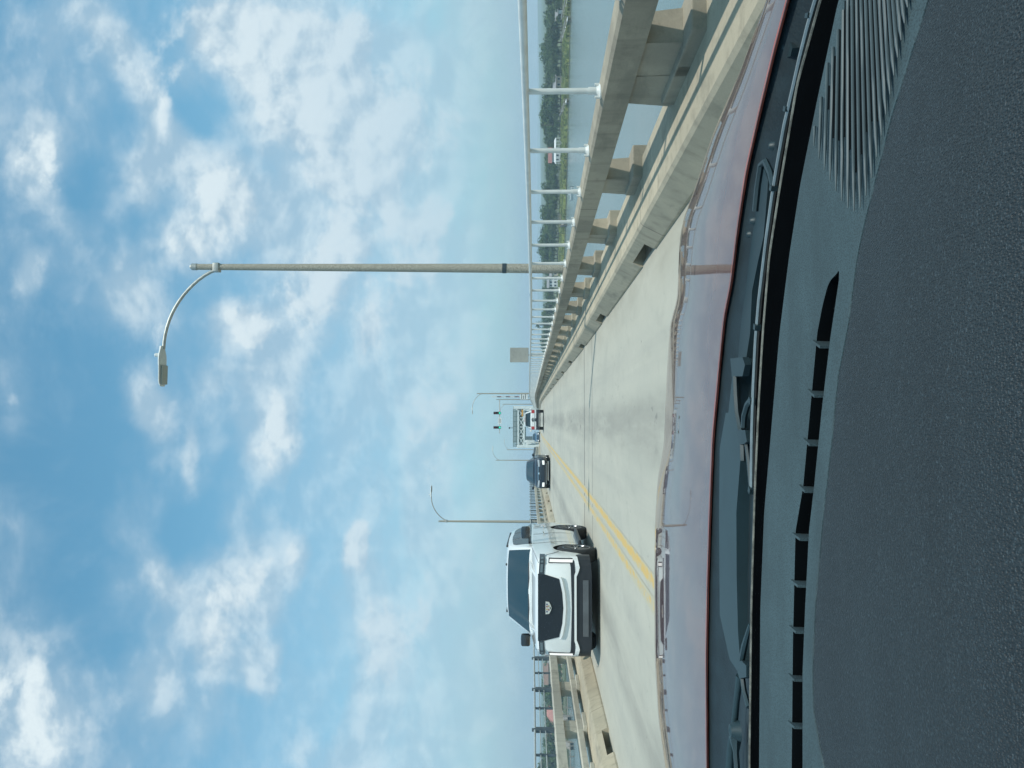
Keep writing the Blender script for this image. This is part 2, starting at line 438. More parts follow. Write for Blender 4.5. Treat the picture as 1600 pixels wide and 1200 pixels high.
# ------------------------------------------------------------------ right parapet
def parapet_right():
    root = empty('bridge_railing', (2.55, 0, 0))
    root.location = (0, 0, 0)
    tag(root, 'weathered concrete parapet with white pipe handrail beside the right lane', 'bridge railing')
    mb = MB()
    sweep(mb, [(2.45, .585), (2.45, .778), (2.475, .80), (2.585, .815), (2.61, .79), (2.61, .585)], YS)
    mb.build('concrete_beam', M_CONC, root)
    # concrete posts
    b = MB()
    b.box(2.40, 2.72, -.26, .40, .20, .345, c=.012)
    b.add([(2.45, .0, .345), (2.68, .0, .345), (2.68, .55, .20), (2.45, .55, .20), (2.47, .05, .585), (2.68, .05, .585), (2.68, .52, .585), (2.47, .52, .585)],
          [(0,3,2,1),(4,5,6,7),(0,1,5,4),(1,2,6,5),(2,3,7,6),(3,0,4,7)])
    pme = b.mesh('concrete_post'); pme.materials.append(M_CONC)
    for k in range(-4, 72):
        y = 5.41 + 2.38 * k if k > -4 else 4.92
        if y > 178: break
        o = bpy.data.objects.new('concrete_post', pme); COL.objects.link(o); o.parent = root; o.location = (0, y, rz(y))
    # handrail
    mb = MB(); mb.tube([(2.53, y, 1.385 + rz(y)) for y in YS if y <= 182], .029, 10)
    mb.build('handrail_pipe', M_RAIL, root, smooth=50)
    b = MB()
    b.tube([(0, 0, .80), (0, 0, 1.37)], .023, 10)
    b.tube([(0, 0, .81), (0, 0, .90)], .029, 10)
    b.lathe([(.0, .80), (.058, .80), (.058, .81), (.038, .822), (.030, .84)], 12)
    for sx in (-1, 1): b.tube([(sx*.05, 0, .81), (sx*.05, 0, .85)], .012, 6)
    bme = b.mesh('handrail_post', 45); bme.materials.append(M_RAIL)
    rest = MB()
    for k in range(-5, 140):
        y = 5.83 + 1.313 * k - (.08 if k == -1 else 0)
        if y > 182: break
        if k < 95:
            o = bpy.data.objects.new('handrail_post', bme); COL.objects.link(o); o.parent = root; o.location = (2.53, y, rz(y))
        else:
            rest.tube([(2.53, y, .80 + rz(y)), (2.53, y, 1.37 + rz(y))], .023, 5)
    tag(rest.build('far_handrail_posts', M_RAIL, root), kind='stuff')
parapet_right()

def parapet_left():
    root = empty('bridge_railing', (0, 0, 0))
    tag(root, 'sunlit concrete parapet with two beams and a thin grey handrail beside the oncoming lane', 'bridge railing')
    for nm, z0, z1 in (('upper_beam', .71, .90), ('lower_beam', .335, .455)):
        mb = MB()
        sweep(mb, [(-6.2, z0), (-6.2, z1 - .02), (-6.22, z1), (-6.42, z1), (-6.44, z1 - .02), (-6.44, z0)], YS)
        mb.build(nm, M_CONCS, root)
    b = MB()
    b.box(-6.52, -6.10, -.36, .36, .25, .33, c=.01)
    b.box(-6.40, -6.24, -.26, .26, .33, .335)
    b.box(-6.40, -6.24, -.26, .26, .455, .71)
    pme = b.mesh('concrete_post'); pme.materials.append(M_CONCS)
    for k in range(-5, 72):
        y = 16.0 + 2.35 * k
        if y > 178: break
        o = bpy.data.objects.new('concrete_post', pme); COL.objects.link(o); o.parent = root; o.location = (0, y, rz(y))
    for nm, z, r_ in (('top_rail', 1.30, .022), ('middle_rail', 1.19, .010), ('lower_rail', 1.08, .010)):
        mb = MB(); mb.tube([(-6.34, y, z + rz(y)) for y in YS if y <= 182], r_, 8)
        mb.build(nm, M_RAILG, root, smooth=50)
    b = MB(); b.box(-.045, .045, -.05, .05, .90, 1.28, c=.006); b.box(-.03, .03, -.02, .02, 1.28, 1.36)
    me1 = b.mesh('handrail_post'); me1.materials.append(M_DARKST)
    b = MB(); b.box(-.02, .02, -.018, .018, .90, 1.285); b.box(-.03, .03, -.03, .03, 1.17, 1.21)
    me2 = b.mesh('thin_handrail_post'); me2.materials.append(M_DARKST)
    for k in range(-4, 70):
        y = 16.0 + 2.35 * k
        if y > 180: break
        for me, yy, nm in ((me1, y, 'handrail_post'), (me2, y + 1.175, 'thin_handrail_post')):
            o = bpy.data.objects.new(nm, me); COL.objects.link(o); o.parent = root; o.location = (-6.34, yy, rz(yy))
parapet_left()

# ------------------------------------------------------------------ street lamps
def make_lamp():
    root = empty('street_lamp')
    b = MB(); b.tube([(0, 0, -.5), (0, 0, 1.86)], [.105, .092], 12); b.tube([(0, 0, 1.94), (0, 0, 8.02)], [.092, .060], 12)
    b.build('pole', M_POLE, root, smooth=50)
    b = MB(); b.tube([(0, 0, 1.86), (0, 0, 1.94)], .099, 12); b.build('band', M_BAND, root, smooth=50)
    b = MB(); b.tube([(0, 0, 8.0), (0, 0, 8.10)], [.068, .068], 12); b.sphere((0, 0, 8.10), .05, .05, .05); b.build('pole_cap', M_GALV, root, smooth=50)
    pts = []
    for k in range(15):
        s = k / 14
        pts.append((-.06 - 1.58 * (s ** 1.35), 0, 7.60 + 1.02 * math.sin(math.pi / 2 * min(1, s * 1.0)) ** 0.95))
    b = MB(); b.tube(pts, .032, 10); b.box(-.10, .075, -.075, .075, 7.54, 7.66, c=.01); b.build('arm', M_GALV, root, smooth=50)
    # luminaire: flat cobra head
    hx = pts[-1][0]; hz = pts[-1][2]
    n = 14; rings = []
    for k in range(n + 1):
        s = k / n; x = hx + .06 - .80 * s
        w = .06 + .10 * min(1, s / .25) if s < .25 else .16
        if s > .85: w = .16 * math.sqrt(max(.05, 1 - ((s - .85) / .15) ** 2 * .8))
        h = .055 if s < .5 else .04
        rings.append([(x, w * math.cos(a), hz + .02 + h * (1.0 if math.sin(a) > 0 else .45) * math.sin(a) - .02 * s) for a in [2 * math.pi * j / 12 for j in range(12)]])
    b = MB(); b.loft(rings); b.build('lamp_head', M_LAMP, root, smooth=50)
    b = MB(); b.box(hx - .70, hx - .32, -.115, .115, hz - .045, hz - .022, c=.01); b.build('lamp_lens', M_LENS, root)
    b = MB(); b.tube([(hx - .12, 0, hz + .05), (hx - .12, 0, hz + .15)], .04, 10); b.sphere((hx - .12, 0, hz + .15), .04, .04, .03); b.build('photocell', M_LAMP, root, smooth=50)
    return root
lamp0 = make_lamp()
lamps = [(2.93, 14.9, 0, 'tall speckled concrete lamp post with curved arm, rising large behind the nearest right handrail'),
         (2.93, 88, 0, 'small distant curved arm lamp post beside the raised barrier gate'),
         (2.93, 151, 0, 'tiny distant lamp post just right of the truss portal'),
         (-6.82, 51.5, math.pi, 'grey curved arm lamp post rising behind the oncoming white vehicle'),
         (-6.82, 128, math.pi, 'thin distant curved arm lamp post beside the dark sedan'),
         (-6.82, 172, math.pi, 'faint farthest lamp post between the dark sedan and the truss span')]
for i, (x, y, a, lab) in enumerate(lamps):
    o = lamp0 if i == 0 else copy_tree(lamp0)
    o.location = (x, y, rz(y) - (0 if i == 0 else .68)); o.rotation_euler = (0, R(0.55) if i == 0 else 0, a)
    tag(o, lab, 'street lamp', 'street lamps along the bridge')

# ------------------------------------------------------------------ small sign plate on the right rail
root = empty('road_sign', (2.62, 31.3, rz(31.3)))
tag(root, 'blank beige sign plate standing on the right handrail', 'sign')
b = MB(); b.box(-.30, .30, -.008, .008, 1.44, 2.20, c=.004); b.build('sign_panel', M_SIGNB, root)
b = MB(); b.box(-.03, .03, .01, .05, .79, 2.1); b.box(-.03, .03, -.012, -.008, 1.36, 1.40); b.build('post', M_GALV, root)
b = MB()
for z in (1.55, 2.08): b.tube([(0, -.012, z), (0, -.006, z)], .012, 8)
b.build('bolt', M_BAND, root)

# ------------------------------------------------------------------ traffic signal, gate
M_SIGBLK = simple('signal_housing', (0.012, 0.014, 0.014), 0.6)
M_REDOFF = simple('unlit_red_lens', (0.28, 0.025, 0.03), 0.3)
M_AMBOFF = simple('unlit_amber_lens', (0.10, 0.05, 0.02), 0.3)
M_SIGNW = simple('white_sign_face', (0.72, 0.74, 0.72), 0.5, 0, 0.04)
SY = 115.0; z0 = rz(SY)
root = empty('traffic_signal', (2.95, SY, z0)); tag(root, 'mast arm traffic signal with two green lights hanging over the road', 'traffic signal')
ah = 1.3 + 57.5 * SY / 1200 - z0
b = MB(); b.tube([(0, 0, -.4), (0, 0, ah + .5)], [.11, .07], 10); b.build('pole', M_GALV, root, smooth=50)
b = MB(); b.tube([(0, 0, ah), (-5.1, 0, ah)], [.07, .045], 8); b.build('mast_arm', M_GALV, root, smooth=50)
for px in (645.5, 668):
    X = -(px - 655) * SY / 1200 - 2.95
    hd = MB(); hd.box(X - .19, X + .19, -.16, .06, ah - .22, ah + .90, c=.03)
    h = hd.build('signal_head', M_SIGBLK, root)
    for k, mt in enumerate((M_GREENLIT, M_AMBOFF, M_REDOFF)):
        zz = ah - .04 + .36 * k
        l = MB(); l.lathe([(0, -.21), (.09, -.20), (.145, -.165)], 14, 'y', (X, 0, zz)); l.build('signal_lens', mt, h, smooth=60)
        v = MB(); rr = []
        for q in range(9):
            a = R(-20) + R(220) * q / 8
            rr.append((X + .165 * math.cos(a), zz + .165 * math.sin(a)))
        v.grid([[(x, -.16, z) for x, z in rr], [(x, -.34, z) for x, z in rr]])
        v.build('signal_visor', M_SIGBLK, h)
X = -(657.5 - 655) * SY / 1200 - 2.95
b = MB(); b.box(X - .45, X + .45, -.10, -.07, ah - .30, ah + .22)
s_ = b.build('sign_board', M_SIGNW, root)
b = MB()
for k, (x0, x1) in enumerate(((-.34, .34), (-.28, .30))):
    zz = ah + .04 - .18 * k
    xx = x0
    while xx < x1:
        b.box(X + xx, X + xx + .07, -.104, -.1, zz - .05, zz + .05); xx += .12
b.build('sign_lettering', M_SIGBLK, s_)

GY = 103.0
def stripes():
    m, t, bb = newmat('red_white_gate_stripes')
    c = t.n('ShaderNodeTexCoord').outputs['Object']; s = t.n('ShaderNodeSeparateXYZ'); t.set(s.inputs[0], c)
    k = t.math('FRACT', t.math('MULTIPLY', s.outputs[2], 0.85))
    t.set(bb.inputs['Base Color'], t.mix(t.math('GREATER_THAN', k, 0.62), (0.6, 0.62, 0.6), (0.10, 0.06, 0.06))); return m
root = empty('barrier_gate', (3.0, GY, rz(GY))); tag(root, 'raised striped barrier gate arm standing upright before the truss span', 'barrier gate')
b = MB(); b.box(-.18, .18, -.2, .2, -.3, 1.25, c=.02); b.box(-.25, .25, -.25, .25, 1.25, 1.33); b.build('gate_base', M_GALV, root)
b = MB(); b.box(-.07, .07, -.04, .04, 1.2, 6.6); b.build('gate_arm', stripes(), root)
b = MB()
for z in (3.0, 4.2, 5.4): b.tube([(.0, -.10, z), (.0, -.04, z)], .07, 10)
b.build('gate_lamp', M_REDOFF, root)
b = MB(); b.box(-.35, .35, -.30, -.27, 1.75, 2.75, c=.01); s_ = b.build('sign_board', M_SIGNW, root)
b = MB()
for k in range(3):
    for q in range(4 - k % 2): b.box(-.27 + q * .15, -.16 + q * .15, -.304, -.30, 2.5 - k * .26, 2.63 - k * .26)
b.build('sign_lettering', M_SIGBLK, s_)

# ------------------------------------------------------------------ truss span
M_TRUSSW = simple('white_truss_paint', (0.66, 0.70, 0.68), 0.5, 0, 0.08, 1.5)
M_TRUSSG = simple('grey_green_truss_paint', (0.11, 0.16, 0.15), 0.6, 0, 0.15, 1.0)
M_ORANGE = simple('orange_sign_face', (0.62, 0.30, 0.05), 0.5, 0, 0.05)
TY = 175.0; tz = rz(TY)
def zat(v, Y=TY): return 1.3 + (838 - v) * Y / 1200
root = empty('truss_bridge', (0, TY, 0)); tag(root, 'white steel truss span with crossed lattice portal at the far end of the road', 'truss bridge')
XL, XR = -6.2, 2.65
top = zat(801); l1, l0 = zat(809.8), zat(818.8)
b = MB()
b.box(XR - .34, XR + .34, -.3, .3, tz - .4, top - .2, c=.05)
b.build('portal_column', M_TRUSSW, root)
b = MB(); b.box(XL - .32, XL + .32, -.3, .3, tz - .4, l1 + .3, c=.05)
b.build('portal_column', M_TRUSSW, root)
b = MB()
b.bar((XR, 0, top - .35), (XR - .6, 0, l1), .4, .4); b.bar((XR, 0, l0 - 1.2), (XR - .9, 0, l0), .2, .3); b.bar((XL, 0, l0 - 1.2), (XL + .9, 0, l0), .2, .3)
b.build('portal_brace', M_TRUSSW, root)
b = MB()
b.box(XL + .28, XR - .28, -.2, .2, l1 - .14, l1 + .16); b.box(XL + .28, XR - .28, -.2, .2, l0 - .16, l0 + .16)
n = 4; w = (XR - XL - .56) / n
for k in range(n):
    a = XL + .28 + k * w
    b.bar((a, 0, l0), (a + w, 0, l1), .14, .16); b.bar((a, .06, l1), (a + w, .06, l0), .14, .16)
    b.box(a - .09, a + .09, -.08, .08, l0, l1)
b.build('portal_lattice', M_TRUSSW, root)
# upper chords and sway frames running away
SP = 9.0; NB = 7
for X, nm in ((XL, 'side_truss'), (XR, 'side_truss')):
    b = MB()
    b.box(X - .2, X + .2, .3, SP * NB, l1 - .2, l1 + .2); b.box(X - .2, X + .2, .3, SP * NB, tz + .1, tz + .5)
    for k in range(1, NB + 1): b.box(X - .14, X + .14, k * SP - .14, k * SP + .14, tz, l1)
    for k in range(NB):
        if k % 2: b.bar((X, k * SP, l1), (X, (k + 1) * SP, tz + .3), .2, .22)
        else: b.bar((X, k * SP, tz + .3), (X, (k + 1) * SP, l1), .2, .22)
    b.build(nm, M_TRUSSW, root)
b = MB()
for k in range(1, NB + 1):
    y = k * SP
    b.box(XL, XR, y - .12, y + .12, l0 + .4, l0 + .6); b.box(XL, XR, y - .12, y + .12, l1 - .1, l1 + .15)
    for q in range(4 if k > 4 else 0):
        a = XL + q * (XR - XL) / 4; c_ = a + (XR - XL) / 4
        b.bar((a, y, l0 + .5), (c_, y, l1), .1, .1); b.bar((a, y + .05, l1), (c_, y + .05, l0 + .5), .1, .1)
for k in range(NB):
    b.bar((XL, k * SP, l1), (XR, (k + 1) * SP, l1), .12, .12); b.bar((XR, k * SP, l1 + .1), (XL, (k + 1) * SP, l1 + .1), .12, .12)
b.build('sway_bracing', M_TRUSSG, root)
# machinery platform over the span: railings, girders and walkway
b = MB()
py0 = 7.0
for zz, hh in ((zat(802.2, 182), .16), (zat(804.6, 182), .14), (zat(806.8, 182), .22)):
    b.box(XL - .3, XR + .4, py0, py0 + .25, zz - hh / 2, zz + hh / 2)
    b.box(XL - .3, XR + .4, py0 + 12, py0 + 12.25, zz - hh / 2, zz + hh / 2)
for k in range(9):
    X = XL - .2 + k * (XR - XL + .5) / 8
    b.box(X - .06, X + .06, py0 - .04, py0 + .29, l1 + .1, zat(801.5, 182)); b.box(X - .06, X + .06, py0 + 11.96, py0 + 12.29, l1 + .1, zat(801.5, 182))
b.build('platform_railing', M_TRUSSG, root)
b = MB(); b.box(XL + .5, XR - .4, py0 + 3, py0 + 8.9, l0 + .1, l1 + .14); b.build('lattice_backing', simple('dark_backing_panel', (0.055, 0.085, 0.08), .7, 0, .5, 1.2), root)  # solid dark panel added behind the portal lattice for contrast
b = MB(); b.box(XL + .5, XR - .1, py0 + 3, py0 + 9, l1 + .35, zat(801.8, 188), c=.05); b.box(XL + .4, XR, py0 + 2.8, py0 + 9.2, l1 + .15, l1 + .36)
b.build('machinery_house', simple('machinery_cladding', (0.34, 0.41, 0.42), 0.6, 0, 0.12, .6), root)
b = MB()
yb = SP * 4 + 4
b.box(XL, XR, yb, yb + .3, tz + 4.6, l0 + .9)
for X in (XL + .9, XR - .9): b.box(X - .5, X + .5, yb, yb + .3, tz, tz + 4.6)
b.build('inner_portal', simple('inner_portal_paint', (0.10, 0.14, 0.15), 0.6, 0, 0.2, 0.7), root)
b = MB(); b.tube([(-2.1, 9, zat(801.8, 184)), (-2.1, 9, zat(795.5, 184))], .06, 6); b.sphere((-2.1, 9, zat(796, 184)), .25, .25, .2)
b.build('beacon', M_BAND, root)
root = empty('clearance_sign', (1.4, TY - .45, zat(816.2))); tag(root, 'small orange sign board mounted on the truss portal lattice', 'sign')
b = MB(); b.box(-.75, .75, -.03, .03, -.17, .17); b.build('sign_panel', M_ORANGE, root)
b = MB()
for s in (-.5, .5): b.box(s - .04, s + .04, .03, .26, -.1, .1)
b.build('bracket', M_GALV, root)

# ------------------------------------------------------------------ vehicles (front towards -y, origin on the ground at mid length)
class Car:
    def __init__(s, root, L, st, gh, paint, rake=0.0, rz0=0.7):
        s.root = root; s.L = L; s.st = st; s.gh = gh; s.paint = paint; s.rake = rake; s.rz0 = rz0
    def warp(s, p):
        x, y, z = p
        f = y + s.L / 2
        r = s.rake * max(0, (z - s.rz0)) * max(0, 1 - f / 1.2)
        return (x, y + r, z)
    def yfront(s, x):
        ws = [q[3] for q in s.st if q[0] < s.L * .4]; ys = [q[0] for q in s.st if q[0] < s.L * .4]
        ax = abs(x)
        if ax <= ws[0]: return -s.L / 2 + ys[0] + .02 * (ax / ws[0]) ** 2 * 0
        return -s.L / 2 + float(np.interp(ax, ws, ys))
    def yrear(s, x):
        q_ = [q for q in s.st if q[0] > s.L * .6][::-1]
        ws = [q[3] for q in q_]; ys = [q[0] for q in q_]
        ax = abs(x)
        if ax <= ws[0]: return -s.L / 2 + ys[0]
        return -s.L / 2 + float(np.interp(ax, ws, ys))
    def body(s, axles, wr, half_w):
        rings = []
        for f, zb, zt, w, zsh, we in s.st:
            y = f - s.L / 2
            h = [(0, zb), (w * .80, zb), (w * .955, zb + .05), (w * .985, zb + .16), (w, zb + .45 * (zsh - zb)), (w * .995, zb + .8 * (zsh - zb)),
                 (w * .975, zsh), (we, zt - .035), (we - .05, zt - .006), (we * .55, zt + .012), (0, zt + .018)]
            ring = [(x, y, z) for x, z in h] + [(-x, y, z) for x, z in h[-2:0:-1]]
            rings.append([s.warp(p) for p in ring])
        mb = MB(); mb.loft(rings)
        me = mb.mesh('body')
        tmp = link_mesh('body', me, [s.paint, M_UNDER])
        cut = MB()
        for a in axles:
            for sd in (-1, 1):
                x0 = sd * (half_w - .42); x1 = sd * (half_w + .2)
                cut.tube([(x0, a - s.L / 2, wr), (x1, a - s.L / 2, wr)], wr + .075, 28, 1)
        co = link_mesh('cutter', cut.mesh('cutter'), [s.paint, M_UNDER])
        md = tmp.modifiers.new('b', 'BOOLEAN'); md.operation = 'DIFFERENCE'; md.object = co; md.solver = 'EXACT'
        dg = bpy.context.evaluated_depsgraph_get(); dg.update()
        me2 = bpy.data.meshes.new_from_object(tmp.evaluated_get(dg))
        tmp.modifiers.clear(); tmp.data = me2
        bpy.data.objects.remove(co)
        for p in me2.polygons: p.use_smooth = True
        me2.set_sharp_from_angle(angle=R(38))
        tmp.parent = s.root; s.bodyo = tmp
        # greenhouse
        rings = []
        for f, zb, zt, wb, wr_ in s.gh:
            y = f - s.L / 2
            h = [(0, zb - .12), (wb, zb - .12), (wb, zb), (wr_, max(zb + .005, zt - .09)), (wr_ - .035, max(zb + .008, zt - .03)), (wr_ - .12, max(zb + .01, zt - .005)), (wr_ * .5, zt + .015), (0, zt + .02)]
            rings.append([(x, y, z) for x, z in h] + [(-x, y, z) for x, z in h[-2:0:-1]])
        mb = MB(); mb.loft(rings)
        s.cab = mb.build('cab', s.paint, s.root, smooth=32)
    def gh_at(s, f):
        fs = [g[0] for g in s.gh]
        return [float(np.interp(f, fs, [g[i] for g in s.gh])) for i in (1, 2, 3, 4)]
    def side(s, sd, f, t, off=.006):
        zb, zt, wb, wr_ = s.gh_at(f); zt2 = max(zb + .005, zt - .09)
        x = wb + (wr_ - wb) * t; z = zb + (zt2 - zb) * t
        nx, nz = (zt2 - zb), (wb - wr_); l = math.hypot(nx, nz) or 1
        return (sd * (x + off * nx / l), f - s.L / 2, z + off * nz / l)
    def side_window(s, sd, poly, mat=None, parent=None, name='side_window', off=.006):
        # poly: list of (f, t_low, t_high)
        mb = MB()
        mb.grid([[s.side(sd, f, a + (b_ - a) * k / 3, off) for k in range(4)] for f, a, b_ in poly])
        return mb.build(name, mat or M_SIDEGLASS, parent or s.root, smooth=40)
    def screen(s, i0, i1, t0, t1, k0, k1, mat=None, name='windscreen', off=.008):
        # pane over the sloped face between greenhouse rings i0 (base) and i1 (roof)
        mb = MB(); rows = []
        g0, g1 = s.gh[i0], s.gh[i1]
        dirn = Vector((0, -(g1[2] - g0[2]), abs(g1[0] - g0[0]))) if g1[0] > g0[0] else Vector((0, g1[2] - g0[2], abs(g1[0] - g0[0])))
        dirn.normalize()
        for k in range(9):
            t = t0 + (t1 - t0) * k / 8
            w = (g0[4] - .03) + ((g1[4] - .085) - (g0[4] - .03)) * t
            kk = k0 + (k1 - k0) * k / 8
            row = []
            for q in range(13):
                u = -1 + 2 * q / 12
                x = u * w * kk
                zt = g0[2] + (g1[2] - g0[2]) * t; f = g0[0] + (g1[0] - g0[0]) * t
                ax = abs(x); wr_ = g0[4] + (g1[4] - g0[4]) * t
                zz = float(np.interp(ax, [0, wr_ * .5, wr_ - .12, wr_ - .035], [.02, .015, -.005, -.03])) + zt
                row.append(Vector((x, f - s.L / 2, zz)) + dirn * off)
            rows.append(row)
        mb.grid(rows)
        return mb.build(name, mat or M_CARGLASS, s.root, smooth=40)
    def band(s, name, top, bot, off, mat, parent=None, thick=.03, rear=False, xs=None, smooth=None):
        # plate on the front (or rear) face between two piecewise linear curves z(x): lists of (x, z)
        X0, X1 = top[0][0], top[-1][0]
        xs_ = sorted(set([q[0] for q in top] + [q[0] for q in bot] + list(np.linspace(X0, X1, max(3, int((X1 - X0) / .05))))))
        xs_ = [x for x in xs_ if X0 - 1e-6 <= x <= X1 + 1e-6]
        fr, bk = [], []
        sg = 1 if rear else -1
        for x in xs_:
            zt = float(np.interp(x, [q[0] for q in top], [q[1] for q in top])); zb = float(np.interp(x, [q[0] for q in bot], [q[1] for q in bot]))
            y = s.yrear(x) if rear else s.yfront(x)
            def P(z, o):
                p = (x, y + sg * o, z)
                return p if rear else s.warp(p)
            fr.append([P(zt, off), P((zt + zb) / 2, off), P(zb, off)])
            bk.append([P(zt, off - thick), P(zb, off - thick)])
        mb = MB(); n = len(fr)
        v = [p for r in fr for p in r] + [p for r in bk for p in r]; B = 3 * n; f = []
        for i in range(n - 1):
            a, c = 3 * i, 3 * (i + 1)
            f += [(a, a + 1, c + 1, c), (a + 1, a + 2, c + 2, c + 1)]
            f += [(B + 2 * i, a, c, B + 2 * (i + 1)), (a + 2, B + 2 * i + 1, B + 2 * (i + 1) + 1, c + 2)]
        f += [(0, 1, 2, B + 1, B), (3 * (n - 1), 3 * (n - 1) + 1, 3 * (n - 1) + 2, B + 2 * (n - 1) + 1, B + 2 * (n - 1))]
        mb.add(v, f)
        return mb.build(name, mat, parent or s.root, smooth=smooth)
    def wheel(s, name, x, f, r, w, sd, spokes=6, rim=None):
        y = f - s.L / 2
        wh = MB()
        hw = w / 2
        prof = [(r * .66, -hw), (r * .9, -hw), (r * .975, -hw + .025), (r, -hw + .06), (r, hw - .06), (r * .975, hw - .025), (r * .9, hw), (r * .66, hw)]
        wh.lathe(prof, 36, 'x', (x, y, r)); t = wh.build('wheel', M_TYRE, s.root, smooth=40)
        rm = MB(); o = sd * hw
        rm.lathe([(r * .70, o), (r * .66, o + sd * .004), (r * .645, o - sd * .015), (r * .63, o - sd * .07), (0, o - sd * .09)], 32, 'x', (x, y, r))
        for k in range(spokes):
            for dd in (-.13, .13):
                a0 = 2 * math.pi * k / spokes + dd * .5; a1 = 2 * math.pi * k / spokes + dd * 1.6
                rm.bar((x + o - sd * .03, y + r * .10 * math.cos(a0), r + r * .10 * math.sin(a0)), (x + o - sd * .012, y + r * .65 * math.cos(a1), r + r * .65 * math.sin(a1)), r * .07, .03)
        rm.lathe([(0, o + sd * .0), (r * .11, o - sd * .005), (r * .13, o - sd * .04)], 16, 'x', (x, y, r))
        rm.build('rim', rim or M_RIM, t, smooth=40)
    def mirror(s, sd, f, z, x, mat, wd=.26, ht=.2):
        mb = MB(); y = f - s.L / 2
        mb.box(min(sd * x, sd * (x + wd)), max(sd * x, sd * (x + wd)), y - .07, y + .09, z - ht / 2, z + ht / 2, c=.045)
        mb.bar((sd * (x - .12), y + .03, z - ht * .42), (sd * (x + .06), y + .02, z - ht * .42), .06, .05)
        mb.build('wing_mirror', mat, s.root, smooth=40)

M_SIDEGLASS = carpaint('tinted_side_glass', (0.014, 0.024, 0.03), 0.25, 0.0); M_SIDEGLASS.node_tree.nodes['Principled BSDF'].inputs['Specular IOR Level'].default_value = .22
M_LAMPDK = carpaint('smoked_headlamp', (0.10, 0.13, 0.14), 0.2)
# --- big white oncoming sport utility vehicle
SUVX, SUVY = -3.74, 15.45
root = empty('sport_utility_vehicle')
L = 5.38
c = Car(root, L, [
    (0.00, .34, 1.17, .86, 1.00, .80), (.05, .30, 1.215, .93, 1.03, .865), (.14, .28, 1.245, .985, 1.05, .915), (.35, .26, 1.275, 1.015, 1.07, .94),
    (.9, .25, 1.325, 1.03, 1.09, .965), (1.45, .25, 1.37, 1.03, 1.11, .985), (1.9, .25, 1.37, 1.03, 1.12, .99), (3.5, .25, 1.37, 1.03, 1.12, .99), (4.9, .25, 1.36, 1.025, 1.12, .985),
    (5.25, .27, 1.35, .99, 1.10, .93), (5.38, .32, 1.30, .90, 1.06, .85)],
    [(1.42, 1.345, 1.385, .975, .955), (2.30, 1.345, 1.895, .975, .835), (2.75, 1.345, 1.945, .975, .83), (3.6, 1.345, 1.955, .975, .825), (4.9, 1.345, 1.93, .97, .815), (5.12, 1.345, 1.88, .96, .81), (5.34, 1.33, 1.37, .92, .88)],
    M_WHITE, rake=.10, rz0=.75)
c.body([.95, 4.02], .415, 1.03)
c.screen(0, 1, .05, .985, .985, .985)
for sd in (-1, 1):
    c.side_window(sd, [(1.78, .05, .06), (2.0, .05, .52), (2.25, .06, .86), (2.42, .06, .93), (3.02, .06, .94)])
    c.side_window(sd, [(3.10, .06, .94), (3.6, .06, .94), (4.06, .06, .93)])
    c.side_window(sd, [(4.14, .06, .93), (4.7, .07, .92), (4.98, .08, .80)])
    c.mirror(sd, 1.98, 1.50, 1.06, M_GLOSSBLK, .27, .21)
    for f in (.95, 4.02): c.wheel('wheel', sd * .895, f, .415, .285, sd, 6)
    mb = MB(); mb.bar((sd * .755, 2.75 - L/2, 1.945), (sd * .745, 4.85 - L/2, 1.93), .04, .035)
    for f in (2.78, 3.6, 4.8): mb.box(sd*.75-.02, sd*.75+.02, f-.06-L/2, f+.06-L/2, 1.85, 1.935)
    mb.build('roof_rail', M_BLACKPL, root)
    for f in (2.95, 3.95):
        mb = MB(); y = f - L/2
        mb.box(min(sd*1.02, sd*1.055), max(sd*1.02, sd*1.055), y - .13, y + .13, 1.075, 1.11, c=.01); mb.build('door_handle', M_CHROME, root)
    mb = MB(); mb.box(min(sd*.94, sd*1.09), max(sd*.94, sd*1.09), 1.55 - L/2, 3.42 - L/2, .27, .34, c=.02); mb.build('side_step', M_BLACKPL, root)
    # lamps
    t = [(.655, 1.212), (1.005, 1.19)]; b_ = [(.665, 1.105), (1.005, 1.085)]
    if sd < 0: t = [(-x, z) for x, z in t][::-1]; b_ = [(-x, z) for x, z in b_][::-1]
    hl = c.band('headlight', t, b_, .012, M_GLOSSBLK, smooth=30)
    t2 = [(.69, 1.185), (.97, 1.165)]; b2 = [(.69, 1.135), (.97, 1.115)]
    if sd < 0: t2 = [(-x, z) for x, z in t2][::-1]; b2 = [(-x, z) for x, z in b2][::-1]
    c.band('headlight_lens', t2, b2, .017, M_LAMPDK, parent=hl)
    x0 = .895
    t3 = [(x0, 1.00), (x0 + .05, .99)]; b3 = [(x0 + .015, .52), (x0 + .062, .52)]
    for nm, e_, mt, o_ in (('running_lamp_bezel', .018, M_BLACKPL, .010), ('running_lamp', 0, M_DRL, .022)):
        ta = [(x0 - e_, 1.0 + e_), (x0 + .05 + e_, .99 + e_)]; ba = [(x0 - e_, .54), (x0 + .05 + e_, .53)]
        if sd < 0: ta = [(-x, z) for x, z in ta][::-1]; ba = [(-x, z) for x, z in ba][::-1]
        c.band(nm, ta, ba, o_, mt)
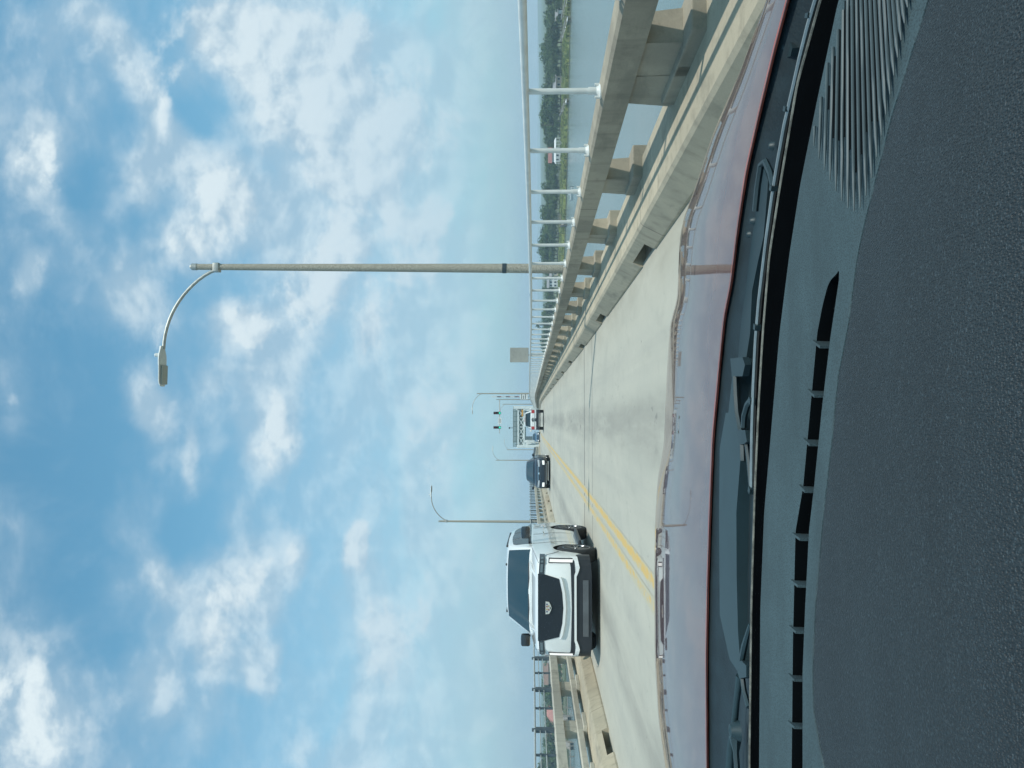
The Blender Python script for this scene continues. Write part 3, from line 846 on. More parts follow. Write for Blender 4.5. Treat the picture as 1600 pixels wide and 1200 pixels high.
# grille
gt = [(-.65, 1.20), (.65, 1.20)]; gb = [(-.65, 1.09), (-.57, .81), (-.3, .745), (0, .722), (.3, .745), (.57, .81), (.65, 1.09)]
def mesh_grille():
    m, t, b = newmat('fine_black_grille_mesh')
    g = t.n('ShaderNodeTexCoord').outputs['Object']
    v = t.n('ShaderNodeTexVoronoi'); v.inputs['Scale'].default_value = 26; t.set(v.inputs['Vector'], t.scale(g, (1, 0, 1.4)))
    t.set(b.inputs['Base Color'], t.mix(t.ss(v.outputs['Distance'], .08, .16), (.10, .12, .14), (.008, .011, .016))); b.inputs['Roughness'].default_value = .35
    return m
gr = c.band('grille', gt, gb, .014, mesh_grille(), thick=.05)
c.band('grille_top_trim', [(-.66, 1.228), (.66, 1.228)], [(-.66, 1.20), (.66, 1.20)], .022, M_GLOSSBLK)
c.band('grille_lower_lip', [(-.60, .81), (-.55, .79), (-.3, .742), (0, .72), (.3, .742), (.55, .79), (.60, .81)], [(-.60, .77), (-.52, .735), (-.3, .69), (0, .67), (.3, .69), (.52, .735), (.60, .77)], .035, M_WHITE2, thick=.05)
# crest emblem
mb = MB(); ey = -L/2 - .03
sh = [(-.125, 1.075), (.125, 1.075), (.115, 1.005), (.05, .972), (0, .955), (-.05, .972), (-.115, 1.005)]
n = len(sh); e0 = -L/2 - .0; yy0, yy1 = e0 - .012, e0 - .045
mb.add([(x, yy1 + .10*(z-.75), z) for x, z in sh] + [(x, yy0 + .10*(z-.75) + .02, z) for x, z in sh], [tuple(range(n))] + [(i, (i+1) % n, n+(i+1) % n, n+i) for i in range(n)])
em = mb.build('emblem', simple('silver_crest', (.62, .60, .54), .35, .4, .1, 30), root)
M_CR1 = simple('crest_red', (.25, .03, .03), .4); M_CR2 = simple('crest_gold', (.42, .30, .08), .4); M_CR3 = simple('crest_blue', (.03, .05, .16), .4)
for (xa, xb, za, zb, mt) in ((-.085, -.055, 1.035, 1.06, M_CR3), (-.04, -.012, 1.035, 1.06, M_CR2), (.012, .04, 1.035, 1.06, M_CR1), (.055, .085, 1.035, 1.06, M_CR3), (-.05, -.02, 1.0, 1.022, M_CR1), (.02, .05, 1.0, 1.022, M_CR2), (-.02, .02, .975, .99, M_UNDER)):
    mb = MB(); y = yy1 + .10 * ((za + zb) / 2 - .75); mb.box(xa, xb, y - .007, y + .005, za, zb); mb.build('crest_field', mt, em)
# bumper
c.band('lower_intake', [(-.93, .60), (-.80, .575), (0, .555), (.80, .575), (.93, .60)], [(-.93, .50), (-.6, .48), (.6, .48), (.93, .50)], .012, M_BLACKPL, thick=.05)
c.band('bumper_bar', [(-.99, .555), (-.92, .50), (-.74, .475), (-.64, .505), (.64, .505), (.74, .475), (.92, .50), (.99, .555)], [(-.99, .44), (-.80, .40), (-.72, .42), (-.62, .462), (.62, .462), (.72, .42), (.80, .40), (.99, .44)], .045, M_WHITE2, thick=.09)
c.band('lower_bumper', [(-.995, .46), (-.8, .44), (-.62, .475), (.62, .475), (.8, .44), (.995, .46)], [(-.99, .19), (-.7, .16), (.7, .16), (.99, .19)], .02, M_BLACKPL, thick=.16)
c.band('skid_plate', [(-.55, .335), (.55, .335)], [(-.62, .225), (.62, .225)], .038, simple('grey_skid_plate', (.12, .13, .14), .4, .3), thick=.05)
M_GAP = simple('panel_gap', (.03, .032, .035), .9)
for sd in (-1, 1):
    mb = MB(); mb.tube([(sd * .80, .03 - L/2 + .05, 1.178), (sd * .872, .10 - L/2 + .05, 1.222), (sd * .925, .35 - L/2, 1.262), (sd * .945, .9 - L/2, 1.314), (sd * .952, 1.4 - L/2, 1.358)], .0035, 6); mb.build('bonnet_gap', M_GAP, root)
    for f in (1.72, 3.06, 4.12):
        mb = MB(); x = 1.031
        mb.tube([(sd * 1.012, f - L/2, .40), (sd * (x + .0), f - L/2, .62), (sd * (x + .0), f - L/2, .92), (sd * 1.008, f - L/2, 1.12), (sd * .992, f - L/2, 1.335)], .0028, 6); mb.build('door_gap', M_GAP, root)
    mb = MB(); mb.tube([(sd * 1.028, .50 - L/2, .80), (sd * 1.018, .34 - L/2, .92), (sd * 1.0, .2 - L/2, 1.08)], .005, 6); mb.build('bumper_gap', M_GAP, root)
    mb = MB(); mb.box(min(sd*1.026, sd*1.040), max(sd*1.026, sd*1.040), 1.42 - L/2, 1.62 - L/2, .86, .95, c=.005); mb.build('wing_vent', M_CHROME, root)
for k, x0 in enumerate((-.62, .05)):
    mb = MB(); mb.tube([(x0, 1.47 - L/2, 1.43), (x0 + .25, 1.43 - L/2, 1.425), (x0 + .56, 1.46 - L/2, 1.425)], .012, 6); mb.build('wiper', M_BLACKPL, root)
# under bonnet crease lines, washer fin aerial
mb = MB()
for sd in (-1, 1): mb.tube([(sd * .52, .12 - L/2 + .04, 1.252), (sd * .60, .7 - L/2, 1.335), (sd * .66, 1.4 - L/2, 1.402)], [.006, .03, .012], 8)
mb.build('bonnet_crease', M_WHITE, root, smooth=60)
mb = MB(); mb.box(.35, .39, 2.5-L/2, 2.62-L/2, 1.88, 1.97, c=.012); mb.build('roof_aerial', M_BLACKPL, root)
mb = MB(); mb.box(-.85, .85, .5 - L/2, 5.0 - L/2, .2, .34); mb.build('chassis', M_UNDER, root)
root.location = (SUVX, SUVY + L/2, rz(SUVY + L/2))
tag(root, 'large white sport utility vehicle with a black grille, coming towards us in the oncoming lane', 'suv')

# --- dark sedan behind it
root = empty('sedan'); L = 4.65
c = Car(root, L, [
    (0, .24, .66, .68, .52, .60), (.07, .20, .74, .80, .58, .70), (.22, .18, .80, .88, .64, .76), (.6, .17, .87, .905, .72, .79), (1.15, .17, .93, .91, .80, .80),
    (1.6, .17, .95, .915, .82, .82), (3.4, .17, .96, .915, .84, .83), (4.2, .19, .98, .90, .84, .80), (4.55, .24, .95, .82, .82, .74), (4.65, .30, .88, .74, .76, .66)],
    [(1.05, .90, .935, .80, .74), (1.95, .93, 1.37, .825, .60), (2.4, .94, 1.42, .83, .595), (3.1, .94, 1.40, .83, .585), (4.05, .95, 1.0, .80, .68)], M_NAVY, rake=.35, rz0=.45)
c.body([.9, 3.6], .325, .91)
c.screen(0, 1, .06, .97, .97, .97, off=.01); c.screen(4, 3, .1, .95, .95, .95, name='rear_window', off=.01)
for sd in (-1, 1):
    c.side_window(sd, [(1.5, .05, .08), (1.75, .05, .5), (2.1, .06, .92), (2.5, .06, .95)]); c.side_window(sd, [(2.56, .06, .95), (3.1, .06, .93), (3.6, .06, .5)])
    c.mirror(sd, 1.62, 1.0, .92, M_NAVY, .17, .13)
    for f in (.9, 3.6): c.wheel('wheel', sd * .80, f, .325, .21, sd, 5)
    t = [(.40, .70), (.80, .745)]; b_ = [(.42, .61), (.80, .63)]
    if sd < 0: t = [(-x, z) for x, z in t][::-1]; b_ = [(-x, z) for x, z in b_][::-1]
    hl = c.band('headlight', t, b_, .015, M_LAMPCLR, smooth=30)
    t = [(.52, .45), (.76, .47)]; b_ = [(.54, .33), (.76, .34)]
    if sd < 0: t = [(-x, z) for x, z in t][::-1]; b_ = [(-x, z) for x, z in b_][::-1]
    c.band('driving_lamp', t, b_, .02, M_HEADLIT)
c.band('grille', [(-.40, .69), (.40, .69)], [(-.34, .50), (.34, .50)], .014, M_GLOSSBLK, thick=.04)
c.band('grille_trim', [(-.42, .715), (.42, .715)], [(-.42, .69), (.42, .69)], .02, M_CHROME)
c.band('lower_intake', [(-.6, .34), (.6, .34)], [(-.6, .24), (.6, .24)], .014, M_BLACKPL, thick=.04)
c.band('chin_trim', [(-.62, .235), (.62, .235)], [(-.62, .215), (.62, .215)], .02, M_CHROME)
mb = MB(); mb.lathe([(0, -.03), (.06, -.02), (.07, 0)], 16, 'y', (0, -L/2 - .0 + .35*.2, .64)); mb.build('badge', M_CHROME, root)
mb = MB(); mb.box(-.7, .7, .4 - L/2, 4.3 - L/2, .13, .25); mb.build('chassis', M_UNDER, root)
root.scale = (1.12, 1.12, 1.12)
root.location = (-3.55, 53, rz(53)); root.rotation_euler = (0, 0, R(0))
tag(root, 'dark blue sedan with bright driving lamps, coming towards us behind the white vehicle', 'car')
# --- far blue car under the truss
r2 = copy_tree(root); r2.scale = (1.02, 1.02, 1.04); r2.location = (-3.45, 150, rz(150)); r2.name = 'sedan'
for ch in r2.children:
    if ch.data and ch.data.materials and ch.data.materials[0] in (M_NAVY,):
        ch.data = ch.data.copy(); ch.data.materials[0] = M_BLUE
tag(r2, 'tiny blue car coming out from under the white truss portal', 'car')

# --- white sport utility vehicle ahead, seen from behind
root = empty('sport_utility_vehicle'); L = 4.82
c = Car(root, L, [
    (0, .40, .95, .78, .80, .70), (.1, .36, 1.02, .88, .84, .80), (.5, .33, 1.10, .945, .92, .86), (1.4, .33, 1.16, .955, .98, .88), (3.4, .33, 1.16, .955, 1.0, .90), (4.5, .36, 1.16, .95, 1.0, .90),
    (4.74, .38, 1.15, .93, 1.0, .88), (4.82, .42, 1.12, .88, .98, .84)],
    [(1.3, 1.12, 1.16, .87, .80), (2.05, 1.13, 1.72, .885, .70), (2.6, 1.13, 1.79, .885, .69), (4.3, 1.13, 1.78, .88, .685), (4.62, 1.13, 1.72, .87, .68), (4.80, 1.12, 1.16, .86, .82)], M_WHITE2)
c.body([.95, 3.75], .39, .955)
c.screen(5, 4, .12, .90, .93, .93, name='rear_window', off=.012); c.screen(0, 1, .06, .97, .97, .97)
for sd in (-1, 1):
    c.side_window(sd, [(1.7, .06, .3), (2.1, .06, .9), (2.9, .06, .93)]); c.side_window(sd, [(2.97, .06, .93), (3.7, .06, .93)]); c.side_window(sd, [(3.8, .06, .93), (4.5, .2, .85)])
    c.mirror(sd, 1.9, 1.22, .97, M_WHITE2, .2, .17)
    for f in (.95, 3.75): c.wheel('wheel', sd * .82, f, .39, .26, sd, 6)
    t = [(.62, 1.16), (.93, 1.14)]; b_ = [(.62, .86), (.93, .86)]
    if sd < 0: t = [(-x, z) for x, z in t][::-1]; b_ = [(-x, z) for x, z in b_][::-1]
    c.band('tail_lamp', t, b_, .02, M_RED, rear=True)
c.band('rear_bumper', [(-.93, .70), (.93, .70)], [(-.9, .38), (.9, .38)], .10, M_BLACKPL, thick=.2, rear=True)
c.band('bumper_step', [(-.62, .46), (.62, .46)], [(-.62, .37), (.62, .37)], .125, M_GALV, thick=.06, rear=True)
c.band('number_plate', [(-.15, .80), (.15, .80)], [(-.15, .66), (.15, .66)], .115, M_BLACKPL, rear=True, thick=.02)
c.band('tailgate_crease', [(-.6, .87), (.6, .87)], [(-.6, .83), (.6, .83)], .012, M_GALV, rear=True)
mb = MB()
yb = L/2 + .02
for rx_, rzz in ((.17, .115), (.07, .11)):
    pts = [(rx_ * math.cos(a), yb, 1.0 + rzz * math.sin(a)) for a in [2 * math.pi * k / 20 for k in range(21)]]
    mb.tube(pts, .016, 6)
mb.tube([(.10 * math.cos(a), yb, 1.055 + .045 * math.sin(a)) for a in [2 * math.pi * k / 16 for k in range(17)]], .014, 6)
mb.build('badge', M_BLACKPL, root)
mb = MB(); mb.box(-.62, .62, 4.62 - L/2, 4.86 - L/2, 1.76, 1.80, c=.01); sp = mb.build('spoiler', M_WHITE2, root)
mb = MB(); mb.box(-.2, .2, 4.86 - L/2, 4.868 - L/2, 1.765, 1.795); mb.build('brake_lamp', M_RED, sp)
mb = MB(); mb.box(-.75, .75, .4 - L/2, 4.6 - L/2, .3, .45); mb.build('chassis', M_UNDER, root)
root.location = (-.06, 72 + L/2, rz(72 + L/2) ); root.rotation_euler = (0, 0, math.pi)
root.location.y = 72 + L / 2
# model faces -y, turned so that its rear faces the camera
tag(root, 'white sport utility vehicle driving ahead in our lane, seen from behind with red tail lamps', 'suv')

# ------------------------------------------------------------------ the red car we sit in
pl = lambda pts: (np.array([p[0] for p in pts], float), np.array([p[1] for p in pts], float))
def curve(pts, K=15):
    """x as a smooth function of y from (x, y) control points"""
    pts = sorted(pts, key=lambda p: p[1]); ys = np.array([p[1] for p in pts], float); xs = np.array([p[0] for p in pts], float)
    gy = np.arange(ys[0], ys[-1] + 1, 4.0); gx = np.interp(gy, ys, xs); k = np.hanning(K); k /= k.sum()
    gx = np.convolve(np.pad(gx, K // 2, 'reflect', reflect_type='odd'), k, 'valid')
    return lambda y: float(np.interp(y, gy, gx))
HR = curve([(1310, -300), (1230, 0), (1210, 75), (1187.5, 169), (1165, 270), (1152, 356), (1141, 446), (1131, 494), (1122, 587), (1113, 685), (1108.5, 800), (1105, 912), (1103, 1025), (1104, 1200), (1112, 1500), (1140, 1750), (1190, 2050), (1290, 2450)])
HF = curve([(1320, -300), (1202, 0), (1157, 112), (1112, 214), (1084, 300), (1068, 340), (1062, 375), (1060, 420), (1058, 470), (1047, 503), (1041.5, 587), (1037, 700), (1028, 741), (1024, 800), (1022, 900), (1023, 1025), (1028, 1120), (1039, 1200), (1075, 1500), (1118, 1750), (1172, 2050), (1276, 2450)])
FR0 = curve([(1380, -300), (1284, 0), (1248, 130), (1221, 290), (1204, 400), (1194, 520), (1187, 640), (1181, 780), (1176, 950), (1173, 1200), (1176, 1500), (1196, 1750), (1240, 2050), (1336, 2450)])      # cowl / black band
FR1 = curve([(1420, -300), (1310, 0), (1275, 165), (1250, 290), (1233, 400), (1218, 520), (1206, 660), (1194, 800), (1188, 950), (1186, 1200), (1190, 1500), (1212, 1750), (1260, 2050), (1362, 2450)])      # black band / dash
SL0 = curve([(1322, 300), (1310, 425), (1306, 430), (1299, 435), (1293, 447), (1285, 478), (1277, 520), (1266, 640), (1255, 760), (1243, 830), (1239, 1000), (1237, 1200), (1240, 1500)], 5)                 # slot far edge
SL1 = curve([(1322, 300), (1311, 425), (1311, 436), (1309, 450), (1297, 530), (1284, 640), (1272, 760), (1264, 830), (1258, 950), (1254, 1050), (1254, 1200), (1258, 1500)], 5)     # slot near edge
PB = curve([(1530, -300), (1452, 0), (1395, 180), (1352, 349), (1341, 400), (1326, 512), (1311, 587), (1300, 700), (1288, 800), (1275, 950), (1271, 1050), (1272, 1110), (1289, 1200), (1350, 1500)])    # pad edge
E = 1.3
YC = list(np.arange(-160, 1400, 13.0)); YH = list(np.arange(-160, 1400, 13.0)) + list(np.arange(1400, 2440, 40.0))

def red_paint():
    m, t, b = newmat('faded_red_car_paint')
    g = t.n('ShaderNodeNewGeometry').outputs['Position']
    nz = t.noise(g, 5, 5, 0.6)
    pc = t.mix(nz, (0.080, 0.024, 0.019), (0.098, 0.032, 0.026))
    sk = t.noise(g, 130, 2, .5)
    pc = t.mix(t.math('MULTIPLY', t.ss(sk, .74, .77), .8), pc, (.02, .02, .02))
    du = t.noise(g, 14, 6, .7)
    pc = t.mix(t.math('MULTIPLY', t.ss(du, .45, .75), .12), pc, (.26, .23, .2))
    t.set(b.inputs['Base Color'], pc)
    b.inputs['Roughness'].default_value = 0.5
    b.inputs['Coat Weight'].default_value = 0.85; b.inputs['Coat IOR'].default_value = 1.52; b.inputs['Specular IOR Level'].default_value = 0.15
    fn = t.noise(g, 240, 2, 0.6)
    t.set(b.inputs['Coat Roughness'], t.ss(fn, 0.6, 0.8, 0.03, 0.12))
    return m
M_REDCAR = red_paint()
M_COWL = simple('cowl_plastic', (0.0075, 0.0165, 0.0205), 0.55, 0, 0.25, 30, bumpS=0.15, bscale=300)
M_WIPER = simple('wiper_metal', (0.0155, 0.032, 0.038), 0.5, 0.1, 0.1, 20)
M_BLADE = simple('wiper_blade_steel', (0.30, 0.32, 0.31), 0.3, 0.7, 0.15, 40)
M_RUBBER = simple('black_rubber', (0.006, 0.007, 0.008), 0.7, 0, 0.2, 20)
M_FRIT = simple('black_glass_edge', (0.002, 0.0025, 0.003), 0.95, 0, 0.1, 20, spec=0.0)
def dash_mat(name, col, grain, rough):
    m, t, b = newmat(name)
    g = t.n('ShaderNodeNewGeometry').outputs['Position']
    v = t.n('ShaderNodeTexVoronoi'); v.inputs['Scale'].default_value = 760; t.set(v.inputs['Vector'], t.scale(g, (1, .6, 1)))
    nz = t.noise(g, 420, 4, 0.75); big = t.noise(t.scale(g, (1, 2.2, 1)), 6, 5, 0.62)
    colv = t.mix(t.ss(big, .3, .7), tuple(c*.75 for c in col), tuple(c*1.25 for c in col))
    cc = t.mix(t.ss(v.outputs['Distance'], .15, .6), tuple(c*.55 for c in col), colv)
    fl = t.noise(t.scale(g, (.55, 1, 1)), 900, 2, .5)
    cc = t.mix(t.math('MULTIPLY', t.ss(fl, .56, .70), .75 * min(1, grain)), cc, tuple(min(1, c * 3.6 + .015) for c in col))  # pale flecks: sparkle of the grain put into the base colour
    t.set(b.inputs['Base Color'], cc)
    b.inputs['Roughness'].default_value = rough
    bump(t, b, t.math('ADD', v.outputs['Distance'], t.math('MULTIPLY', nz, .6)), grain, 0.0012)
    return m
M_PAD = dash_mat('grained_dashboard_vinyl', (0.0092, 0.0152, 0.0185), 1.0, 0.55)
M_TRIM = dash_mat('smooth_dashboard_vinyl', (0.034, 0.060, 0.068), 0.15, 0.75)
M_SLOT = simple('dark_vent_cavity', (0.003, 0.0045, 0.0055), 0.95, spec=0.05)

own = empty('car', (-.36, 1.2, 0))
tag(own, 'red car we ride in, its bonnet, wipers and dark dashboard filling the foreground', 'car')
def own_part(mb, name, mat, parent=None, smooth=None, fix=True):
    o = mb.build(name, mat, None, smooth, fix); o.parent = parent or own
    o.matrix_parent_inverse = (Matrix.Translation(own.location)).inverted() if parent is None else Matrix.Identity(4)
    if parent is not None: o.matrix_parent_inverse = Matrix.Identity(4)
    return o
def lerp(a, b, t): return a + (b - a) * t
# bonnet: each column runs from the rear lip to the nose, then folds down into the wing and nose
ZR, ZF = E - .262, E - .315
rows = [[] for _ in range(24)]
for y in YH:
    a = at_z(HR(y), y, ZR); f = at_z(HF(y), y, ZF)
    out = Vector((f.x + .36, f.y - .6, 0)); out.normalize()
    w = 1.0
    for k in range(15):
        t = k / 14
        p = a.lerp(f, t)
        p.z = lerp(ZR, ZF, t) + .012 * math.sin(math.pi * t) - 0.0
        rows[k].append(p)
    p = f.copy()
    for k, (o_, dz) in enumerate(((.012, -.004), (.028, -.016), (.042, -.036), (.054, -.07), (.066, -.14), (.075, -.24), (.07, -.4), (.05, -.58), (.03, -.68))):
        rows[15 + k].append(Vector((f.x + out.x * o_, f.y + out.y * o_, ZF + dz)))
mb = MB(); mb.grid(rows[:17]); own_part(mb, 'bonnet', M_REDCAR, smooth=60)
mb = MB(); mb.grid(rows[17:]); own_part(mb, 'front_wing', M_REDCAR, smooth=60)
# rolled rear lip of the bonnet, sunlight on the red put into its colour
mb = MB(); mb.tube([at_z(HR(y) + 1.0, y, ZR - .0018) for y in YH], .0021, 6)
own_part(mb, 'bonnet_lip', simple('sunlit_red_edge', (.36, .075, .05), .5, 0, .35, 8), smooth=60)
# shut line between bonnet and wing, right side
mb = MB()
pts = []
for x, y in ((1075, 405), (1083, 368), (1100, 300), (1122, 232), (1150, 160), (1180, 92), (1209, 20), (1240, -60)):
    t = (HR(y) - x) / (HR(y) - HF(y)); z = lerp(ZR, ZF, t) + .012 * math.sin(math.pi * t) + .0006
    pts.append(at_z(x, y, z))
mb.tube(pts, .0016, 5); own_part(mb, 'shut_line', M_RUBBER)
# cowl
ZC = E - .288
mb = MB(); r_ = []
cols = [[], [], [], [], []]
for y in YH:
    xr, xf = HR(y), FR0(y)
    cols[0].append(at_z(xr, y, ZR - .004))
    cols[1].append(at_z(xr + 2.0, y, ZR - .0045))
    cols[2].append(at_z(lerp(xr, xf, .35), y, ZR - .012))
    cols[3].append(at_z(lerp(xr, xf, .75), y, ZC + .004))
    cols[4].append(at_z(xf + 6, y, E - .262))
mb.grid(cols); own_part(mb, 'cowl', M_COWL, smooth=50)
# raised cowl panel with moulded fold, rivets and louvres
mb = MB()
def plate(mb, poly, z0, z1):
    n = len(poly)
    top = [at_z(x, y, z1) for x, y in poly]; bot = [p - Vector((0, 0, z1 - z0)) for p in top]
    mb.add(top + bot, [tuple(range(n))] + [(i, (i+1) % n, n + (i+1) % n, n + i) for i in range(n)])
zP = ZC + .012
plate(mb, [(1176, 236), (1190, 250), (1200, 282), (1199, 300), (1193, 370), (1184, 410), (1175, 455), (1172, 520), (1166, 560), (1163, 596), (1155, 596), (1151, 545), (1149, 490), (1153, 430), (1160, 385), (1167, 330), (1178, 290), (1181, 268)], ZC - .01, zP)
plate(mb, [(1222, 62), (1234, 60), (1238, 75), (1235, 88), (1222, 92), (1212, 120), (1200, 158), (1189, 210), (1184, 250), (1178, 250), (1187, 190), (1200, 130), (1213, 88)], ZC - .01, zP)
own_part(mb, 'cowl_panel', M_WIPER, smooth=30)
mb = MB()
for x, y in ((1178, 345), (1229, 73), (1208, 228), (1149, 577), (1173, 366)):
    p = at_z(x, y, zP); mb.lathe([(0, .006), (.0035, .005), (.006, .0)], 14, 'z', p)
own_part(mb, 'rivet', M_WIPER, smooth=60)
mb = MB()
for k in range(13):
    y = 556 + k * 15; p0 = at_z(1160, y, ZC - .002); p1 = at_z(1172, y, ZC + .004); mb.bar(p0, p1, .007, .006)
own_part(mb, 'cowl_louvre', M_WIPER)
# passenger wiper
zW = E - .256
wp = []
wl = [(1300, -70), (1278, -12), (1262, 42), (1250, 90), (1240, 135), (1226, 195), (1216, 250), (1207, 305), (1198, 370), (1192, 420), (1186, 470), (1181, 530), (1177.5, 600), (1175, 680), (1174, 769)]
mb = MB(); mb.tube([at_z(x + 3.0, y, zW - .006) for x, y in wl], .0042, 6); wb = own_part(mb, 'wiper_blade', M_RUBBER, smooth=50)
wm = wb.matrix_parent_inverse
def sub(mb, name, mat, smooth=None):
    o = mb.build(name, mat, wb, smooth); o.matrix_parent_inverse = Matrix.Identity(4); return o
mb = MB(); mb.tube([at_z(x, y, zW) for x, y in wl], .0022, 6); sub(mb, 'blade_spine', M_BLADE, 50)
for x, y in ((1266, 20), (1231, 166), (1209, 290), (1183.5, 507), (1175.5, 622), (1175, 762)):
    mb = MB(); p = at_z(x, y, zW); q = at_z(x - 1, y + 8, zW); mb.bar(p, q, .008, .007); sub(mb, 'blade_clip', M_WIPER)
mb = MB()
mb.tube([at_z(x, y, zW - .004) for x, y in ((1209, 292), (1204, 270), (1196, 252), (1189, 258), (1184, 290), (1180, 330))], .0038, 6)
sub(mb, 'blade_yoke', M_WIPER, 40); mb = MB()
mb.tube([at_z(x, y, zW - .004) for x, y in ((1176, 622), (1168, 632), (1163, 650), (1162, 668))], .0038, 6)
mb.tube([at_z(x, y, zW - .004) for x, y in ((1149, 588), (1150, 615), (1152, 645), (1157, 672), (1160, 690), (1161, 720))], .0042, 6)
mb.tube([at_z(x, y, zW - .004) for x, y in ((1166, 690), (1170, 720), (1174, 765))], .0030, 6)
plate(mb, [(1150, 672), (1164, 672), (1167, 690), (1162, 694), (1155, 694)], zW - .008, zW)
plate(mb, [(1143, 560), (1160, 558), (1164, 570), (1160, 588), (1143, 588)], zW - .010, zW - .002)
sub(mb, 'blade_yoke', M_WIPER, 40)
# driver wiper arm
mb = MB()
plate(mb, [(1141, 560), (1144, 590), (1138, 645), (1134, 645), (1124.5, 700), (1123.5, 800), (1124.5, 960), (1140, 1030), (1152, 1048), (1157, 1040), (1153, 985), (1151, 900), (1150.5, 800), (1156, 730), (1158, 700), (1151, 645), (1147, 590), (1147, 560)], ZC, zW - .004)
arm = own_part(mb, 'wiper_arm', M_COWL, smooth=30)
arm.data.materials[0] = simple('wiper_arm_paint', (0.0165, 0.036, 0.043), 0.5, 0, 0.06, 20)
def sub2(mb, name, mat, smooth=None):
    o = mb.build(name, mat, arm, smooth); o.matrix_parent_inverse = Matrix.Identity(4); return o
mb = MB()
plate(mb, [(1152, 1036), (1158, 1032), (1166, 1040), (1166, 1058), (1155, 1060), (1152, 1048)], zW - .01, zW + .002)
mb.tube([at_z(x, y, zW - .003) for x, y in ((1156, 1056), (1151, 1095), (1147, 1135), (1143, 1165), (1140, 1210), (1139, 1300))], [.0050, .0042, .0048, .006, .006, .006], 8)
mb.tube([at_z(x, y, zW - .003) for x, y in ((1160, 1058), (1163, 1080), (1170, 1105))], .0034, 6)
mb.tube([at_z(x, y, zW - .003) for x, y in ((1157, 1042), (1163, 1010), (1172, 975))], [.0035, .004, .002], 6)
mb.tube([at_z(x, y, zW - .003) for x, y in ((1149, 1150), (1150, 1175), (1153, 1220), (1155, 1300))], [.009, .004, .004, .004], 6)
p = at_z(1148, 1142, zW); mb.lathe([(0, .008), (.008, .006), (.013, -.006)], 16, 'z', p)
sub2(mb, 'pivot_joint', arm.data.materials[0], 50)
# windscreen seal and black glass edge
cols = [[], [], [], []]
for y in YC:
    cols[0].append(at_z(FR0(y) - 1, y, E - .250)); cols[1].append(at_z(FR0(y) + 4, y, E - .246)); cols[2].append(at_z(FR1(y) + 2, y, E - .244)); cols[3].append(at_z(FR1(y) + 4, y, E - .285))
mb = MB(); mb.grid(cols); own_part(mb, 'windscreen_edge', M_FRIT, smooth=30)
mb = MB(); mb.tube([at_z(FR0(y) - 1.5, y, E - .2485) for y in YC], .0016, 6); own_part(mb, 'windscreen_seal', simple('weathered_seal', (0.13, 0.13, 0.11), 0.7, 0, 0.5, 90), smooth=50)
# windscreen pane: clear glass from its black foot up over the dashboard
m = bpy.data.materials.new('clear_windscreen'); m.use_nodes = True; t_ = NT(m.node_tree)
tb = t_.n('ShaderNodeBsdfTransparent'); tb.inputs[0].default_value = (.97, .985, .985, 1); oo = t_.n('ShaderNodeOutputMaterial'); m.node_tree.links.new(tb.outputs[0], oo.inputs[0])
rows_ = [[], [], [], [], []]
for y in YC:
    base = at_z((FR0(y) + FR1(y)) / 2, y, E - .2435)
    for k in range(5):
        t = k / 4; rows_[k].append(base + Vector((-base.x * .12 * t, -(base.y - .12) * .62 * t, .72 * t)))
mb = MB(); mb.grid(rows_); own_part(mb, 'windscreen', m, smooth=60)

# dashboard
ZD = E - .240
def strip(name, fa, fb, za, zb, mat, ys, n=8, bulge=0.0, prof=None):
    rows = []
    for k in range(n + 1):
        t = k / n; z = lerp(za, zb, t) + bulge * math.sin(math.pi * t)
        rows.append([at_z(lerp(fa(y), fb(y), t), y, z) for y in ys])
    mb = MB(); mb.grid(rows); return own_part(mb, name, mat, smooth=60)
yv = [424, 427, 429, 431, 433, 435, 438, 442] + [y for y in list(np.arange(447, 1400, 6.0))]
yn = [y for y in list(np.arange(-160, 424, 8.0))] + [424]
strip('dashboard_front', FR1, SL0, ZD, ZD, M_TRIM, yv, 8)
strip('dashboard_rim', SL1, PB, ZD, ZD, M_TRIM, yv, 5)
strip('dashboard_corner', FR1, PB, ZD, ZD, M_TRIM, yn, 12)
mb = MB()
mb.grid([[at_z(SL0(y), y, ZD + .0) for y in yv], [at_z(SL0(y), y, ZD) + Vector((0, -.002, -.012)) for y in yv], [at_z(SL0(y), y, ZD) + Vector((0, -.004, -.06)) for y in yv], [at_z(SL1(y), y, ZD) + Vector((0, .002, -.06)) for y in yv], [at_z(SL1(y), y, ZD) for y in yv]])
own_part(mb, 'defroster_slot', M_SLOT, smooth=30)
for y in (533, 610, 686, 759, 834, 907, 979, 1054, 1128, 1203):
    xa = lerp(SL0(y), SL1(y), .38); xb = SL1(y + 9) + 1
    mb = MB(); mb.bar(at_z(xa, y, ZD - .006), at_z(xb, y + 9.5, ZD - .004), .0022, .016); own_part(mb, 'slot_fin', M_TRIM)
PE = lambda y: 1700
strip('dashboard_pad', lambda y: PB(y) + .0, PE, ZD + .0035, ZD + .016, M_PAD, [y for y in np.arange(-160, 1400, 10.0)], 26, .012)
mb = MB(); mb.grid([[at_z(PB(y), y, ZD - .002) for y in YC], [at_z(PB(y), y, ZD + .0035) for y in YC]]); own_part(mb, 'pad_edge', M_PAD)
mb = MB(); mb.tube([at_z(PB(y), y, ZD + .0018) for y in YC], .0016, 6); own_part(mb, 'pad_seam', M_TRIM, smooth=60)
